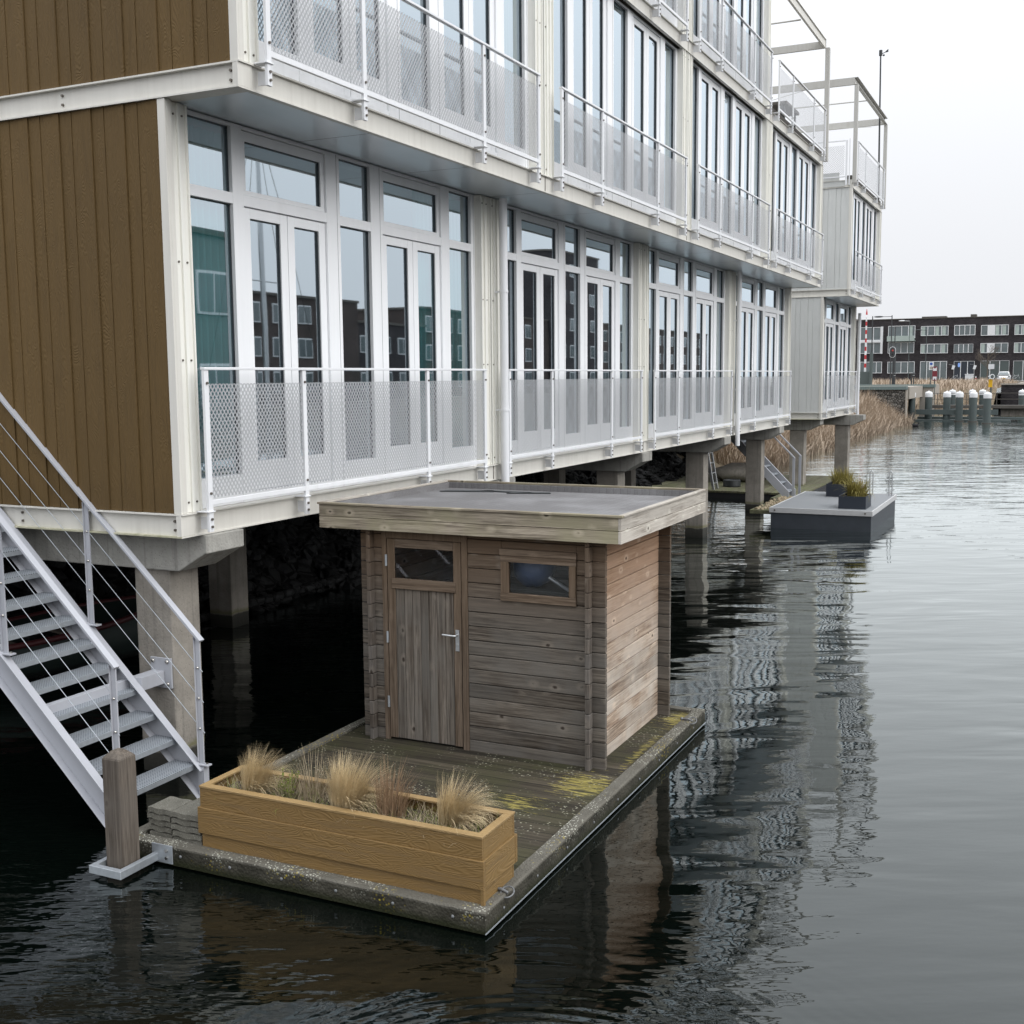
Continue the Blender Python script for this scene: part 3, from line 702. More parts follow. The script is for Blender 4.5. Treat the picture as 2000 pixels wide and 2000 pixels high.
# ------------------------------------------------------------------ curtains
def curtain(x, y0, y1, z0, z1, mat, label, amp=.035, waves=9):
    m = MB(); m.smooth = True; n = waves * 8; ks = []
    for i in range(n + 1):
        f = i / n; yy = y0 + (y1 - y0) * f; ph = f * waves * 2 * math.pi + .8 * math.sin(f * 7)
        xx = x + amp * math.sin(ph); ks.append(m.pts([(xx, yy, z0), (xx + .3 * amp * math.sin(ph * .7), yy, (z0 + z1) / 2), (xx, yy, z1)]))
    for a, b in zip(ks, ks[1:]):
        for j in (0, 1): m.face([a + j, b + j, b + j + 1, a + j + 1])
    o = m.build('curtain', mat, at=(x, (y0 + y1) / 2, z0)); sd = o.modifiers.new('s', 'SOLIDIFY'); sd.thickness = .004
    return tag(o, label, 'curtain', 'curtains behind the glass')
ZL = (2.3, 5.32)
curtain(-6.42, 7.25, 7.95, *ZL, M['teal'], 'teal curtain at the corner end of the nearest ground-floor window')
curtain(-6.42, 11.0, 12.05, *ZL, M['teal'], 'teal curtain drawn at the end of the nearest window beside the downpipe', waves=12)
curtain(-6.42, Y0 + L + .35, Y0 + L + .9, *ZL, M['pale'], 'pale curtain right behind the white downpipe of the second ground-floor window')
curtain(-6.42, Y0 + L + 4.6, Y0 + L + 5.1, *ZL, M['pale'], 'pale curtain at the far end of the second ground-floor window')
curtain(-5.76, Y0 + 4.55, Y0 + 5.15, 5.62, 8.2, M['greenish'], 'light green curtain at the far end of the nearest upper window')
curtain(-5.76, Y0 + .35, Y0 + 1.6, 5.62, 8.2, M['pale'], 'white curtain behind the mesh at the near end of the upper window', waves=14)
curtain(-6.42, Y0 + 2 * L + .4, Y0 + 2 * L + 1.2, *ZL, M['pale'], 'pale curtain at the near end of the third ground-floor window')
curtain(-5.76, Y0 + L + 4.5, Y0 + L + 5.1, 5.62, 8.2, M['pale'], 'pale curtain at the far end of the second upper window')

# ================================================================== PONTOON AND SHED
DX0, DX1, DY0, DY1 = -5.82, -2.975, 5.80, 10.43
P = thing('pontoon', ((DX0 + DX1) / 2, (DY0 + DY1) / 2, 0), 'mossy timber pontoon with a lichen-spotted kerb carrying the garden shed', 'pontoon')
m = MB()
yy = DY0 + .10
m.box(DX0 + .1, DX1 - .1, DY0 + .1, DY1 - .1, .06, .125); m.build('deck_boards', M['deck'], P)
# kerb: four weathered timbers, drawn with a slightly uneven section
def kerb(p0, p1, name='kerb'):
    (x0, y0), (x1, y1) = p0, p1; n = 40; m = MB(); dx, dy = x1 - x0, y1 - y0; l = math.hypot(dx, dy); nx, ny = -dy / l, dx / l; w = .098; ks = []
    for i in range(n + 1):
        f = i / n; jit = lambda a: R.uniform(-a, a)
        cx, cy = x0 + dx * f, y0 + dy * f
        ks.append(m.pts([(cx, cy, .012), (cx, cy, .142 + jit(.003)), (cx + nx * .012, cy + ny * .012, .152 + jit(.002)), (cx + nx * w, cy + ny * w, .150 + jit(.002)), (cx + nx * w, cy + ny * w, .012)]))
    for a, b in zip(ks, ks[1:]):
        for j in range(5): m.face([a + j, a + (j + 1) % 5, b + (j + 1) % 5, b + j])
    m.face([ks[0] + j for j in range(5)][::-1]); m.face([ks[-1] + j for j in range(5)])
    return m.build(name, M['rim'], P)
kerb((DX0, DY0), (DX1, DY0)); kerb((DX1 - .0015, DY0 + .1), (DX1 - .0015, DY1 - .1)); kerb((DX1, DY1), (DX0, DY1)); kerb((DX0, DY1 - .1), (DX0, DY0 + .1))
m = MB(); m.box(DX0 + .06, DX1 - .06, DY0 + .06, DY1 - .06, -.6, .05); m.build('float', M['dark'], P)
for i in range(7): m = MB(); xx = DX1 - .22 - i * .42; m.ball((xx, DY0 - .001, .085), .012, .006, .012, 8, 5); m.build('coach_bolt', M['bolt_grey'], P)
for i in range(9): m = MB(); m.ball((DX1 + .001, DY0 + .25 + i * .5, .075), .005, .010, .010, 8, 5); m.build('coach_bolt', M['bolt_grey'], P)
m = MB(); m.box(DX1 + .003, DX1 + .009, DY0 - .01, DY1, .018, .024); m.build('edge_wire', M['galv'], P)
def ring(x, y, z, R0=.042, tilt=.5):
    m = MB(); pts = []
    for i in range(17): a = 2 * math.pi * i / 16; pts.append((x + R0 * math.cos(a), y + R0 * math.sin(a) * math.cos(tilt), z + R0 * math.sin(a) * math.sin(tilt)))
    m.tube(pts, .0055, 6, False); m.tube([(x - .10, y + .01, .158), (x - .04, y, .165), (x + .005, y, .150)], .010, 6); m.ball((x - .1, y + .01, .158), .016)
    return m.build('mooring_ring', M['bolt_grey'], P)
ring(DX1 + .0, 6.10, .155); ring(DX1 - .0, 10.0, .155)

# shed
SY, SXL, SXR, SYB, SZ0, SZ1 = 8.50, -5.55, -3.25, 10.17, .10, 2.02
SH = thing('garden_shed', ((SXL + SXR) / 2, (SY + SYB) / 2, SZ0 + .02), 'weathered log-board shed with flat felt roof standing on the near pontoon', 'shed')
XWL, XWR = -5.45, -3.36      # planes of the side walls
NC, PH = 15, .124
def courses(along, lo, hi, face, depth, name, mat, holes=(), top=None):
    m = MB()
    for i in range(NC + 1):
        z0 = SZ0 + i * PH; z1 = min(z0 + PH - .006, top or SZ1)
        if z1 - z0 < .02: continue
        jit = R.uniform(-.0015, .0015)
        def put(p, q, za, zz):
            if zz - za < .008: return
            if along == 'X': m.box(p, q, face + jit, face + depth, za, zz)
            else: m.box(face - depth, face + jit, p, q, za, zz)
        cur = [(lo, hi)]
        for (a, b, za, zz) in holes:
            if z1 > za and z0 < zz:
                ns = []
                for (p, q) in cur:
                    if a >= p and b <= q:
                        ns += [(p, a), (b, q)]; put(a, b, z0, min(z1, za)); put(a, b, max(z0, zz), z1)
                    else: ns.append((p, q))
                cur = ns
        for (p, q) in cur:
            if q - p > .005: put(p, q, z0, z1)
    return m.build(name, mat, SH, .005)
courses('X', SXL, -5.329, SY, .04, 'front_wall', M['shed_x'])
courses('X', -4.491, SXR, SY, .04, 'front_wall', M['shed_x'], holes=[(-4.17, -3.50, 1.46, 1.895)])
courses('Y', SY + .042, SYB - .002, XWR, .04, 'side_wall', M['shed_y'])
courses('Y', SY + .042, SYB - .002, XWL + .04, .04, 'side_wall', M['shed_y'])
courses('X', SXL, SXR, SYB, .04, 'back_wall', M['shed_x'])
# crossing log ends that stick out in front of the front wall and behind the back wall
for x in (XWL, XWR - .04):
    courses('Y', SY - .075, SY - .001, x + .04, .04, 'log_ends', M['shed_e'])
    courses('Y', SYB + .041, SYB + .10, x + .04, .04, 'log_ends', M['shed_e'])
m = MB()
for i in range(NC): m.box(SXL + .001, XWL - .001, SY + .002, SY + .039, SZ0 + i * PH - .004, SZ0 + i * PH)
m.box(XWL + .04, XWR - .04, SY + .041, SYB - .001, SZ0 + .0, SZ0 + .03); m.build('floor', M['dark'], SH)
# roof: fascia boards round a sunken felt deck
RX0, RX1, RY0, RY1, RZ0, RZ1 = -5.90, -3.075, 8.385, 10.72, 2.0, 2.225
m = MB(); m.box(RX0 + .03, RX1 - .03, RY0 + .03, RY1 - .03, 2.03, 2.150)
k = m.box(RX0 + .03, RX0 + .07, RY0 + .03, RY1 - .03, 2.150, RZ1 - .02); m.box(RX1 - .07, RX1 - .03, RY0 + .03, RY1 - .03, 2.150, RZ1 - .02)
m.box(RX0 + .07, RX1 - .07, RY1 - .07, RY1 - .03, 2.150, RZ1 - .02); m.box(RX0 + .07, RX1 - .07, RY0 + .03, RY0 + .07, 2.150, RZ1 - .02)
rf = m.build('roof', M['felt'], SH)
def fascia(x0, x1, y0, y1, mat):
    m = MB(); h = (RZ1 - RZ0 - .02) / 2
    m.box(x0, x1, y0, y1, RZ0, RZ0 + h - .004); m.box(x0 + .0005, x1 - .0005, y0 + .012, y1 - .012 if y1 - y0 < .1 else y1, RZ0 + h - .004, RZ0 + h + .003) if y1 - y0 < .1 else m.box(x0 + .010, x1 - .010, y0, y1, RZ0 + h - .004, RZ0 + h + .003); m.box(x0, x1, y0, y1, RZ0 + h + .003, RZ1 - .018); m.build('fascia', mat, rf, .004)
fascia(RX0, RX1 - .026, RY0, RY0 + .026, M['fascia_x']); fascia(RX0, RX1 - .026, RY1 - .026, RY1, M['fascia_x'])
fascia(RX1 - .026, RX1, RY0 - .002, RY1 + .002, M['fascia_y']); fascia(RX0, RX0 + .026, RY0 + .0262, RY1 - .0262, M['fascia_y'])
m = MB(); z0, z1 = RZ1 - .018, RZ1
m.box(RX0 - .012, RX1 + .012, RY0 - .014, RY0 + .038, z0, z1); m.build('roof_edge_strip', M['fascia_x'], rf, .003); m = MB(); m.box(RX0 - .012, RX1 + .012, RY1 - .038, RY1 + .012, z0, z1)
m.build('roof_edge_strip', M['fascia_x'], rf, .003)
for xa, xb in ((RX0 - .012, RX0 + .038), (RX1 - .038, RX1 + .012)): m = MB(); m.box(xa, xb, RY0 + .039, RY1 - .039, z0, z1); m.build('roof_edge_strip', M['fascia_y'], rf, .003)
# puddle-dark wet patches are flat scraps of torn felt
m = MB()
for (x, y, w, d_, a) in ((-5.45, 10.35, .28, .07, .2), (-5.05, 10.42, .30, .05, -.1), (-4.78, 10.38, .22, .05, .3)):
    ca, sa = math.cos(a), math.sin(a); q = [(-w, -d_), (w, -d_ * .6), (w * .9, d_), (-w * .8, d_ * .8)]
    pts = [(x + u * ca - v * sa, y + u * sa + v * ca) for u, v in q]
    m.hexa([(a_, b_, 2.152) for a_, b_ in pts], [(a_, b_, 2.160) for a_, b_ in pts])
m.build('torn_felt', M['black'], rf)
# door
m = MB(); m.box(-5.328, -5.282, SY - .012, SY + .03, SZ0 + .02, 1.985); m.box(-4.545, -4.492, SY - .012, SY + .03, SZ0 + .02, 1.985); m.box(-5.281, -4.546, SY - .0115, SY + .03, 1.925, 1.985)
m.build('door_frame', M['shed_fr'], SH, .003)
m = MB(); zd0, zd1 = .145, 1.92
for i in range(9):
    x0 = -5.275 + i * .0805
    hi_ = 1.575 if True else zd1
    m.box(x0, x0 + .077, SY + .002 + R.uniform(0, .0015), SY + .025, zd0, hi_ - .075)
dr = m.build('door', M['shed_z'], SH, .003)
m = MB(); m.box(-5.275, -5.20, SY - .008, SY + .001, zd0, zd1); m.box(-4.625, -4.552, SY - .008, SY + .001, zd0, zd1); m.build('door_stile', M['shed_fr'], dr, .003)
m = MB(); m.box(-5.199, -4.626, SY - .008, SY + .02, 1.845, zd1); m.box(-5.23, -4.60, SY - .016, SY - .0085, 1.485, 1.575); m.box(-5.199, -4.626, SY - .006, SY + .02, 1.50, 1.5755); m.build('door_rail', M['shed_frx'], dr, .003)
m = MB(); m.box(-5.199, -4.626, SY + .006, SY + .010, 1.5756, 1.845); m.build('door_pane', M['shedglass'], dr)
m = MB(); m.box(-4.607, -4.572, SY - .014, SY - .0085, .985, 1.17); m.tube([(-4.59, SY - .014, 1.125), (-4.59, SY - .055, 1.125), (-4.61, SY - .06, 1.125), (-4.71, SY - .06, 1.128)], .009, 8)
m.tube([(-4.59, SY - .014, 1.04), (-4.59, SY - .022, 1.04)], .01, 8); m.build('door_handle', M['alu'], dr)
for zz in (1.68, .42, 1.0): m = MB(); m.box(-5.292, -5.272, SY - .02, SY - .013, zz, zz + .10); m.tube([(-5.2815, SY - .02, zz), (-5.2815, SY - .02, zz + .1)], .007, 6); m.build('hinge', M['galv'], dr)
# window
m = MB(); m.box(-4.172, -4.10, SY - .02, SY + .02, 1.525, 1.785); wn = m.build('window', M['shed_fr'], SH, .003); m = MB(); m.box(-3.56, -3.50, SY - .02, SY + .02, 1.525, 1.785); m.build('window_board', M['shed_fr'], wn, .003)
for q_ in ((-4.175, -3.497, SY - .022, SY + .02, 1.458, 1.5245), (-4.175, -3.497, SY - .021, SY + .02, 1.7855, 1.84), (-4.18, -3.492, SY - .026, SY + .02, 1.8405, 1.895)): m = MB(); m.box(*q_); m.build('window_board', M['shed_frx'], wn, .003)
m = MB(); m.box(-4.10, -3.56, SY + .0, SY + .005, 1.5246, 1.785); m.build('window_pane', M['shedglass'], wn)
# contents seen through the panes
m = MB()
rr = random.Random(3)
m.ball((-3.99, SY + .25, 1.71), .19, .15, .17, 14, 10)
for i, v in enumerate(m.v):
    m.v[i] = (v[0] + rr.uniform(-.012, .012), v[1] + rr.uniform(-.01, .01), v[2] + rr.uniform(-.012, .012))
tag(m.build('bag', M['navyblue'], at=(-3.99, SY + .25, 1.54)), 'dark blue bag hanging inside the shed behind the small window', 'bag')
m = MB(); m.tube([(-3.86, SY + .2, 1.66), (-3.60, SY + .28, 1.48), (-3.2 - .3, SY + .5, 1.25)], .016, 8); tag(m.build('pole', M['galv'], at=(-3.6, SY + .3, 1.25)), 'grey pole leaning inside the shed under the blue bag', 'pole')

# ------------------------------------------------------------------ planter with grasses
PX0, PX1, PY0, PY1, PZ0, PZ1 = -5.18, -3.035, 5.885, 6.335, .155, .575
PL = thing('planter_box', ((PX0 + PX1) / 2, (PY0 + PY1) / 2, .126), 'long ochre plank planter box on the front edge of the near pontoon', 'planter')
for (z0, z1, pr) in ((.127, .246, -.004), (.2465, .428, .014), (.4285, .560, .0)):
    for (a0, a1, b0, b1, mt) in ((PX0 - pr, PX1 + pr, PY0 - pr, PY0 + .02, 'planter'), (PX0 - pr, PX1 + pr, PY1 - .02, PY1 + pr, 'planter'), (PX1 - .02, PX1 + pr - .001, PY0 + .0205, PY1 - .0205, 'planter_y'), (PX0 - pr + .001, PX0 + .02, PY0 + .0205, PY1 - .0205, 'planter_y')):
        m = MB(); m.box(a0, a1, b0, b1, z0, z1); m.build('board', M[mt], PL, .003)
m = MB(); m.box(PX1 - .008, PX1 + .015, PY0 - .0125, PY0 + .012, .128, .252); m.build('corner_strip', M['planter_y'], PL, .002)
m = MB(); m.box(PX0 - .004, PX1 + .004, PY0 - .004, PY0 + .055, .561, .577); m.box(PX0 - .004, PX1 + .004, PY1 - .055, PY1 + .004, .561, .577)
m.box(PX0 - .004, PX0 + .05, PY0 + .0555, PY1 - .0555, .561, .5765); m.box(PX1 - .05, PX1 + .004, PY0 + .0555, PY1 - .0555, .561, .5765); m.build('top_trim', M['planter_top'], PL, .003)
m = MB(); n = 30
ks = [[m.pts([(PX0 + .03 + (PX1 - PX0 - .06) * i / n, PY0 + .03 + (PY1 - PY0 - .06) * j / 6, .475 + R.uniform(-.012, .02))]) for j in range(7)] for i in range(n + 1)]
for i in range(n):
    for j in range(6): m.face([ks[i][j], ks[i + 1][j], ks[i + 1][j + 1], ks[i][j + 1]])
m.build('soil', M['soil'], PL)
def tuft(cx, cy, n, h, r0, lean, wind, mat, label, name='grass_tuft', cat='ornamental grass', seed=1, w=.0035, z=.48, curl=.9, group='grasses growing in the ochre planter', spread=.35):
    q = random.Random(seed); m = MB()
    for i in range(n):
        a = q.uniform(0, 2 * math.pi); rr_ = r0 * math.sqrt(q.random())
        px, py = cx + rr_ * math.cos(a), cy + rr_ * math.sin(a)
        ang = a + q.gauss(0, .5); tilt = abs(q.gauss(lean, spread * .6))
        # the wind bends the blades towards +X / -Y
        vx = math.cos(ang) * math.sin(tilt) + wind[0]; vy = math.sin(ang) * math.sin(tilt) + wind[1]
        az = math.atan2(vy, vx); ln = math.asin(min(.95, math.hypot(vx, vy))); dn = max(0, vx) * 1.2
        m.blade((px, py, z), h * q.uniform(.55, 1.08), w * q.uniform(.6, 1.3), az, ln * .35, (curl + dn) * q.uniform(.4, 1.3) * (ln + .15), 6)
    return tag(m.build(name, mat, at=(cx, cy, z)), label, cat, group)
tuft(-4.88, 6.08, 1500, .34, .075, .22, (.40, .05), M['straw'], 'leftmost straw-coloured feather grass tuft, bent to the right, in the planter', seed=2)
tuft(-4.12, 6.07, 2200, .38, .095, .30, (.30, .02), M['straw'], 'large bushy feather grass tuft in the middle of the planter', seed=3)
tuft(-3.38, 6.13, 1700, .35, .08, .24, (.48, .05), M['straw'], 'feather grass tuft nearest the open right end of the planter', seed=4)
tuft(-3.80, 6.10, 300, .38, .09, .24, (.12, .02), M['straw2'], 'reddish brown upright grass between two straw-coloured tufts', seed=5, w=.005)
tuft(-4.45, 6.16, 130, .36, .09, .4, (.05, 0), M['dry'], 'thin bare stems rising behind the green shrub in the planter', seed=6, w=.004, name='dry_stems', cat='dry plant')
# small leafy shrub
def shrub(cx, cy, z, label, seed=8, h=.22, n=26):
    q = random.Random(seed); s = thing('shrub', (cx, cy, z), label, 'shrub'); st = MB(); lf = MB()
    for i in range(n):
        a = q.uniform(0, 2 * math.pi); t_ = q.uniform(.15, .6); l = h * q.uniform(.7, 1.1); p = [Vector((cx, cy, z))]
        for k in range(5): p.append(p[-1] + Vector((math.cos(a) * math.sin(t_), math.sin(a) * math.sin(t_), math.cos(t_))) * l / 5); t_ -= .05
        st.tube(p, [.0035, .003, .0025, .002, .0018, .0012], 4, False)
        for k in range(14):
            f = q.uniform(.25, 1.) * 5; i0 = min(4, int(f)); c = p[i0].lerp(p[i0 + 1], f - i0)
            d = Vector((q.uniform(-1, 1), q.uniform(-1, 1), q.uniform(.1, 1))).normalized(); u = d.cross(Vector((q.random(), q.random(), q.random()))).normalized() * .005; e = d * q.uniform(.014, .026)
            kk = lf.pts([c, c + e * .5 + u, c + e, c + e * .5 - u]); lf.face([kk, kk + 1, kk + 2, kk + 3])
    st.build('stem', M['dry'], s); lf.build('foliage', M['green'], s); return s
shrub(-4.60, 6.08, .48, 'small green leafy shrub between the first two grass tufts in the planter')
m = MB(); q = random.Random(11)
for i in range(4200):
    x = q.uniform(PX0 + .05, PX1 - .06); y = q.uniform(PY0 + .05, PY1 - .06); a = q.uniform(0, 6.28)
    m.cur = 0 if q.random() < .68 else 1
    d_ = .55 + .45 * math.sin(x * 7.) * math.cos(x * 3.1 + y * 9)
    if q.random() > d_ + .25: continue
    m.blade((x, y, .47), q.uniform(.04, .17), .0035, a, q.uniform(.1, .9), q.uniform(.3, 1.8), 3)
o = m.build('ground_cover', [M['dry'], M['green']], at=(-4.1, 6.1, .47)); o['kind'] = 'stuff'; tag(o, 'matted dry grass and seedlings covering the soil of the planter', 'ground cover')

# ------------------------------------------------------------------ mooring pile, bracket, pavers
bx0, bx1, by0, by1 = -5.71, -5.56, 5.54, 5.70
m = MB(); zt_ = .80; c = .045
m.hexa([(bx0, by0, -1), (bx1, by0, -1), (bx1, by1, -1), (bx0, by1, -1)], [(bx0 + .004, by0 + .002, zt_), (bx1 + .004, by0 + .002, zt_), (bx1 + .004, by1, zt_), (bx0 + .004, by1, zt_)])
m.hexa([(bx0 + .004, by0 + .002, zt_), (bx1 + .004, by0 + .002, zt_), (bx1 + .004, by1, zt_), (bx0 + .004, by1, zt_)], [(bx0 + c, by0 + c, zt_ + .045), (bx1 - c, by0 + c, zt_ + .045), (bx1 - c, by1 - c, zt_ + .045), (bx0 + c, by1 - c, zt_ + .045)])
PI = m.build('mooring_pile', M['pile'], at=((bx0 + bx1) / 2, (by0 + by1) / 2, 0), bevel=.006); tag(PI, 'square weathered timber mooring pile standing at the left corner of the near pontoon', 'mooring pile')
m = MB(); g = .055
m.box(bx0 - g, bx1 + g + .02, by0 - .10, by0 - .06, .03, .085); m.box(bx0 - g, bx0 - g + .04, by0 - .0595, DY0 - .002, .031, .084); m.box(bx1 + g - .02, bx1 + g + .02, by0 - .0595, DY0 - .002, .031, .084)
m.box(bx1 + .02, bx1 + .20, DY0 - .008, DY0 - .001, .02, .15); m.box(bx0 - g - .04, bx0 + .0, DY0 - .008, DY0 - .0012, .02, .15)
m.cur = 1
for zz in (.06, .11): m.tube([(bx1 + .15, DY0 - .008, zz), (bx1 + .15, DY0 - .018, zz)], .012, 6)
m.build('pile_bracket', [M['galv'], M['steelbolt']], P, .003)
# wavy-edged pavers in two stacks
def paver_tile(px, py, z, ax, ay, label):
    m = MB(); prof = []; n = 14
    for i in range(n + 1):
        f = i / n; prof.append(.006 * math.sin(f * math.pi * 4) + (.004 if .3 < f < .7 else -.004))
    ks = []
    for i in range(n + 1):
        f = i / n; x = px + ax * f; y0 = py + prof[i] * .5; y1 = py + ay
        dz = .006 * math.sin(f * 2 * math.pi * 1.5)
        ks.append(m.pts([(x, y0, z + dz), (x, y1, z + dz), (x, y1, z + .036 + dz * .5), (x, y0 + .004, z + .036 + dz * .5)]))
    for a, b in zip(ks, ks[1:]):
        for j in range(4): m.face([a + j, b + j, b + (j + 1) % 4, a + (j + 1) % 4])
    m.face([ks[0] + j for j in range(4)]); m.face([ks[-1] + j for j in range(4)][::-1])
    return tag(m.build('paving_slab', M['paver'], at=(px + ax / 2, py + ay / 2, z)), label, 'paving slab', 'concrete pavers stacked beside the planter')
ordn = ['bottom', 'second', 'third', 'fourth', 'topmost']
for i in range(5):
    w_ = {0: 'bottom paver', 1: 'second paver from the bottom', 2: 'middle paver', 3: 'paver just under the top', 4: 'topmost paver'}[i]
    paver_tile(-5.675 + R.uniform(-.008, .008), 5.915 + R.uniform(-.008, .008), .128 + i * .044, .205, .225, f'{w_} of the stack nearer the timber pile')
    paver_tile(-5.455 + R.uniform(-.008, .008), 5.905 + R.uniform(-.008, .008), .128 + i * .044, .255, .235, f'{w_} of the stack touching the ochre planter')

# ------------------------------------------------------------------ near staircase
SL = .945   # drop per metre
YN, YFR = 6.06, 6.95
ST = thing('metal_staircase', (-6.1, 6.5, .2), 'white steel staircase with perforated treads and wire rails descending to the near pontoon', 'staircase')
def z_at(x, x0, z0): return z0 + (x0 - x) * SL
def stringer(y, inward, xb, ztop_b, xt, h=.265):
    m = MB(); zt2 = z_at(xt, xb, ztop_b)
    def sl(y0, y1, za, zb_): 
        m.hexa([(xt, y0, zt2 + za), (xb, y0, ztop_b + za), (xb, y1, ztop_b + za), (xt, y1, zt2 + za)], [(xt, y0, zt2 + zb_), (xb, y0, ztop_b + zb_), (xb, y1, ztop_b + zb_), (xt, y1, zt2 + zb_)])
    sl(y - .004, y + .004, -h, -.012)
    a, b = (y - .004, y + .065) if inward > 0 else (y - .065, y + .004)
    sl(a, b, -.011, 0); sl(a + .001, b - .001, -h - .010, -h - .0005)
    m.box(xb - .05, xb + .012, y - .030, y + .030, ztop_b - h + .02, ztop_b + .02)
    return m.build('stringer', M['stair'], ST, .002)
stringer(YN, -1, -6.10, .275, -9.4); stringer(YFR, -1, -6.05, .235, -9.4)
for i in range(16):
    x1 = -6.125 - i * .192; z = .268 + i * .1815
    m = MB(); m.cur = 0; m.box(x1 - .225, x1, YN + .006, YFR - .006, z - .006, z)
    m.cur = 1; m.box(x1 - .006, x1 + .001, YN + .006, YFR - .006, z - .042, z - .0062); m.box(x1 - .225, x1 - .219, YN + .006, YFR - .006, z - .04, z - .0062)
    tr_ = m.build('tread', [M['tread'], M['galv']], ST, 0)
def handrail(y, posts, xa, za, xb, zb_, name='handrail'):
    m = MB(); m.bar((xa, y, za), (xb, y, zb_), .055, .022); m.build(name, M['stair'], ST, .003)
    for (x, zl) in posts:
        zt2 = za + (zb_ - za) * (x - xa) / (xb - xa) - .008
        m = MB(); m.box(x - .022, x + .022, y - .006, y + .006, zl, zt2); m.box(x - .026, x - .0225, y - .022, y + .022, zl + .02, zt2)
        m.box(x - .05, x + .075, y - .028, y + .028, zl - .012, zl)
        m.cur = 1; m.tube([(x + .05, y, zl), (x + .05, y, zl + .012)], .012, 6)
        for f in (.28, .52, .76): m.ball((x, y - .01, zl + (zt2 - zl) * f), .011, n=6, m=5)
        m.build('post', [M['stair'], M['steelbolt']], ST, .002)
    for f in (.28, .52, .76):
        o = (posts[0][1] - (za + (zb_ - za) * (posts[0][0] - xa) / (xb - xa))) * (1 - f)
        m = MB(); m.tube([(xa, y, za + o), (xb, y, zb_ + o)], .003, 5); m.build('cable', M['galv'], ST)
handrail(YN - .02, [(-6.06, .26), (-7.13, 1.27), (-8.3, 2.37)], -6.03, 1.265, -9.3, 1.265 + 3.27 * SL)
handrail(YFR - .01, [(-6.07, .275), (-7.17, 1.31), (-8.3, 2.37)], -6.03, 1.27, -9.3, 1.27 + 3.27 * .93)
m = MB(); m.box(-6.83, -6.61, 7.225, 7.243, .75, 1.005); m.box(-6.80, -6.68, YFR + .005, 7.2245, .79, .90)
m.cur = 1
for xx, zz in ((-6.80, .975), (-6.65, .975), (-6.65, .785), (-6.80, .785)): m.ball((xx, 7.222, zz), .019, .014, .019, 8, 6)
m.build('wall_bracket', [M['stair'], M['steelbolt']], ST, .003)
m = MB(); m.box(-6.86, -6.80, YN + .01, YFR - .01, .80, .88); m.build('cross_brace', M['stair'], ST, .003)

# ------------------------------------------------------------------ under the building
def prof_z(d): return -.5 + .62 * max(0, d) if d < 3.9 else min(2.0, -.5 + .62 * 3.9 + .02 * (d - 3.9))
m = MB(); q = random.Random(5); m.smooth = False; rows = []
ys = [-30, -10, 0] + [4 + .5 * i for i in range(100)] + [54 + 1.0 * i for i in range(32)]
def edge_x(y): 
    if y < 34: return -10.35 + .12 * math.sin(y * 1.3) + .1 * math.sin(y * .41)
    f = min(1, (y - 34) / 8); return -10.35 * (1 - f) + f * (-9.65 + .18 * math.sin(y * .6))
for y in ys:
    row = []
    for i in range(34):
        d = i * .28 if i < 22 else 22 * .28 + (i - 22) * 4.
        x = edge_x(y) + .8 - d; z = prof_z(d) + (q.uniform(-.07, .07) if .3 < d < 6 else 0)
        row.append(m.pts([(x + q.uniform(-.04, .04), y, z)]))
    rows.append(row)
for a, b in zip(rows, rows[1:]):
    for i in range(33):
        m.cur = 0 if m.v[a[i]][1] < 36 else 1; m.face([a[i], b[i], b[i + 1], a[i + 1]])
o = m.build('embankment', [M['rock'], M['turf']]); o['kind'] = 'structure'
m = MB()
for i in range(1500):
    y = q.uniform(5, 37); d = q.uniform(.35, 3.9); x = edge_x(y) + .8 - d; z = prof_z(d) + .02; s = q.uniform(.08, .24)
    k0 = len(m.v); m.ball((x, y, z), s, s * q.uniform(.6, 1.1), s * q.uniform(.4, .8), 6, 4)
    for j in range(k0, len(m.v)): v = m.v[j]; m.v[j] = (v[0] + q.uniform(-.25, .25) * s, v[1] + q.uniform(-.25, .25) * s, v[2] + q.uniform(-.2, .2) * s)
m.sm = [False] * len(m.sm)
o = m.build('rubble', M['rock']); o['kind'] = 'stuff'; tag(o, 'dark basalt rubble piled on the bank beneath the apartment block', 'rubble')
m = MB(); m.tube([(-10.35, 11.5, .13), (-10.35, 20, .14)], .06, 8); tag(m.build('log', M['rock'], at=(-10.35, 15, .1)), 'long dark log lying along the waterline under the near block', 'log')
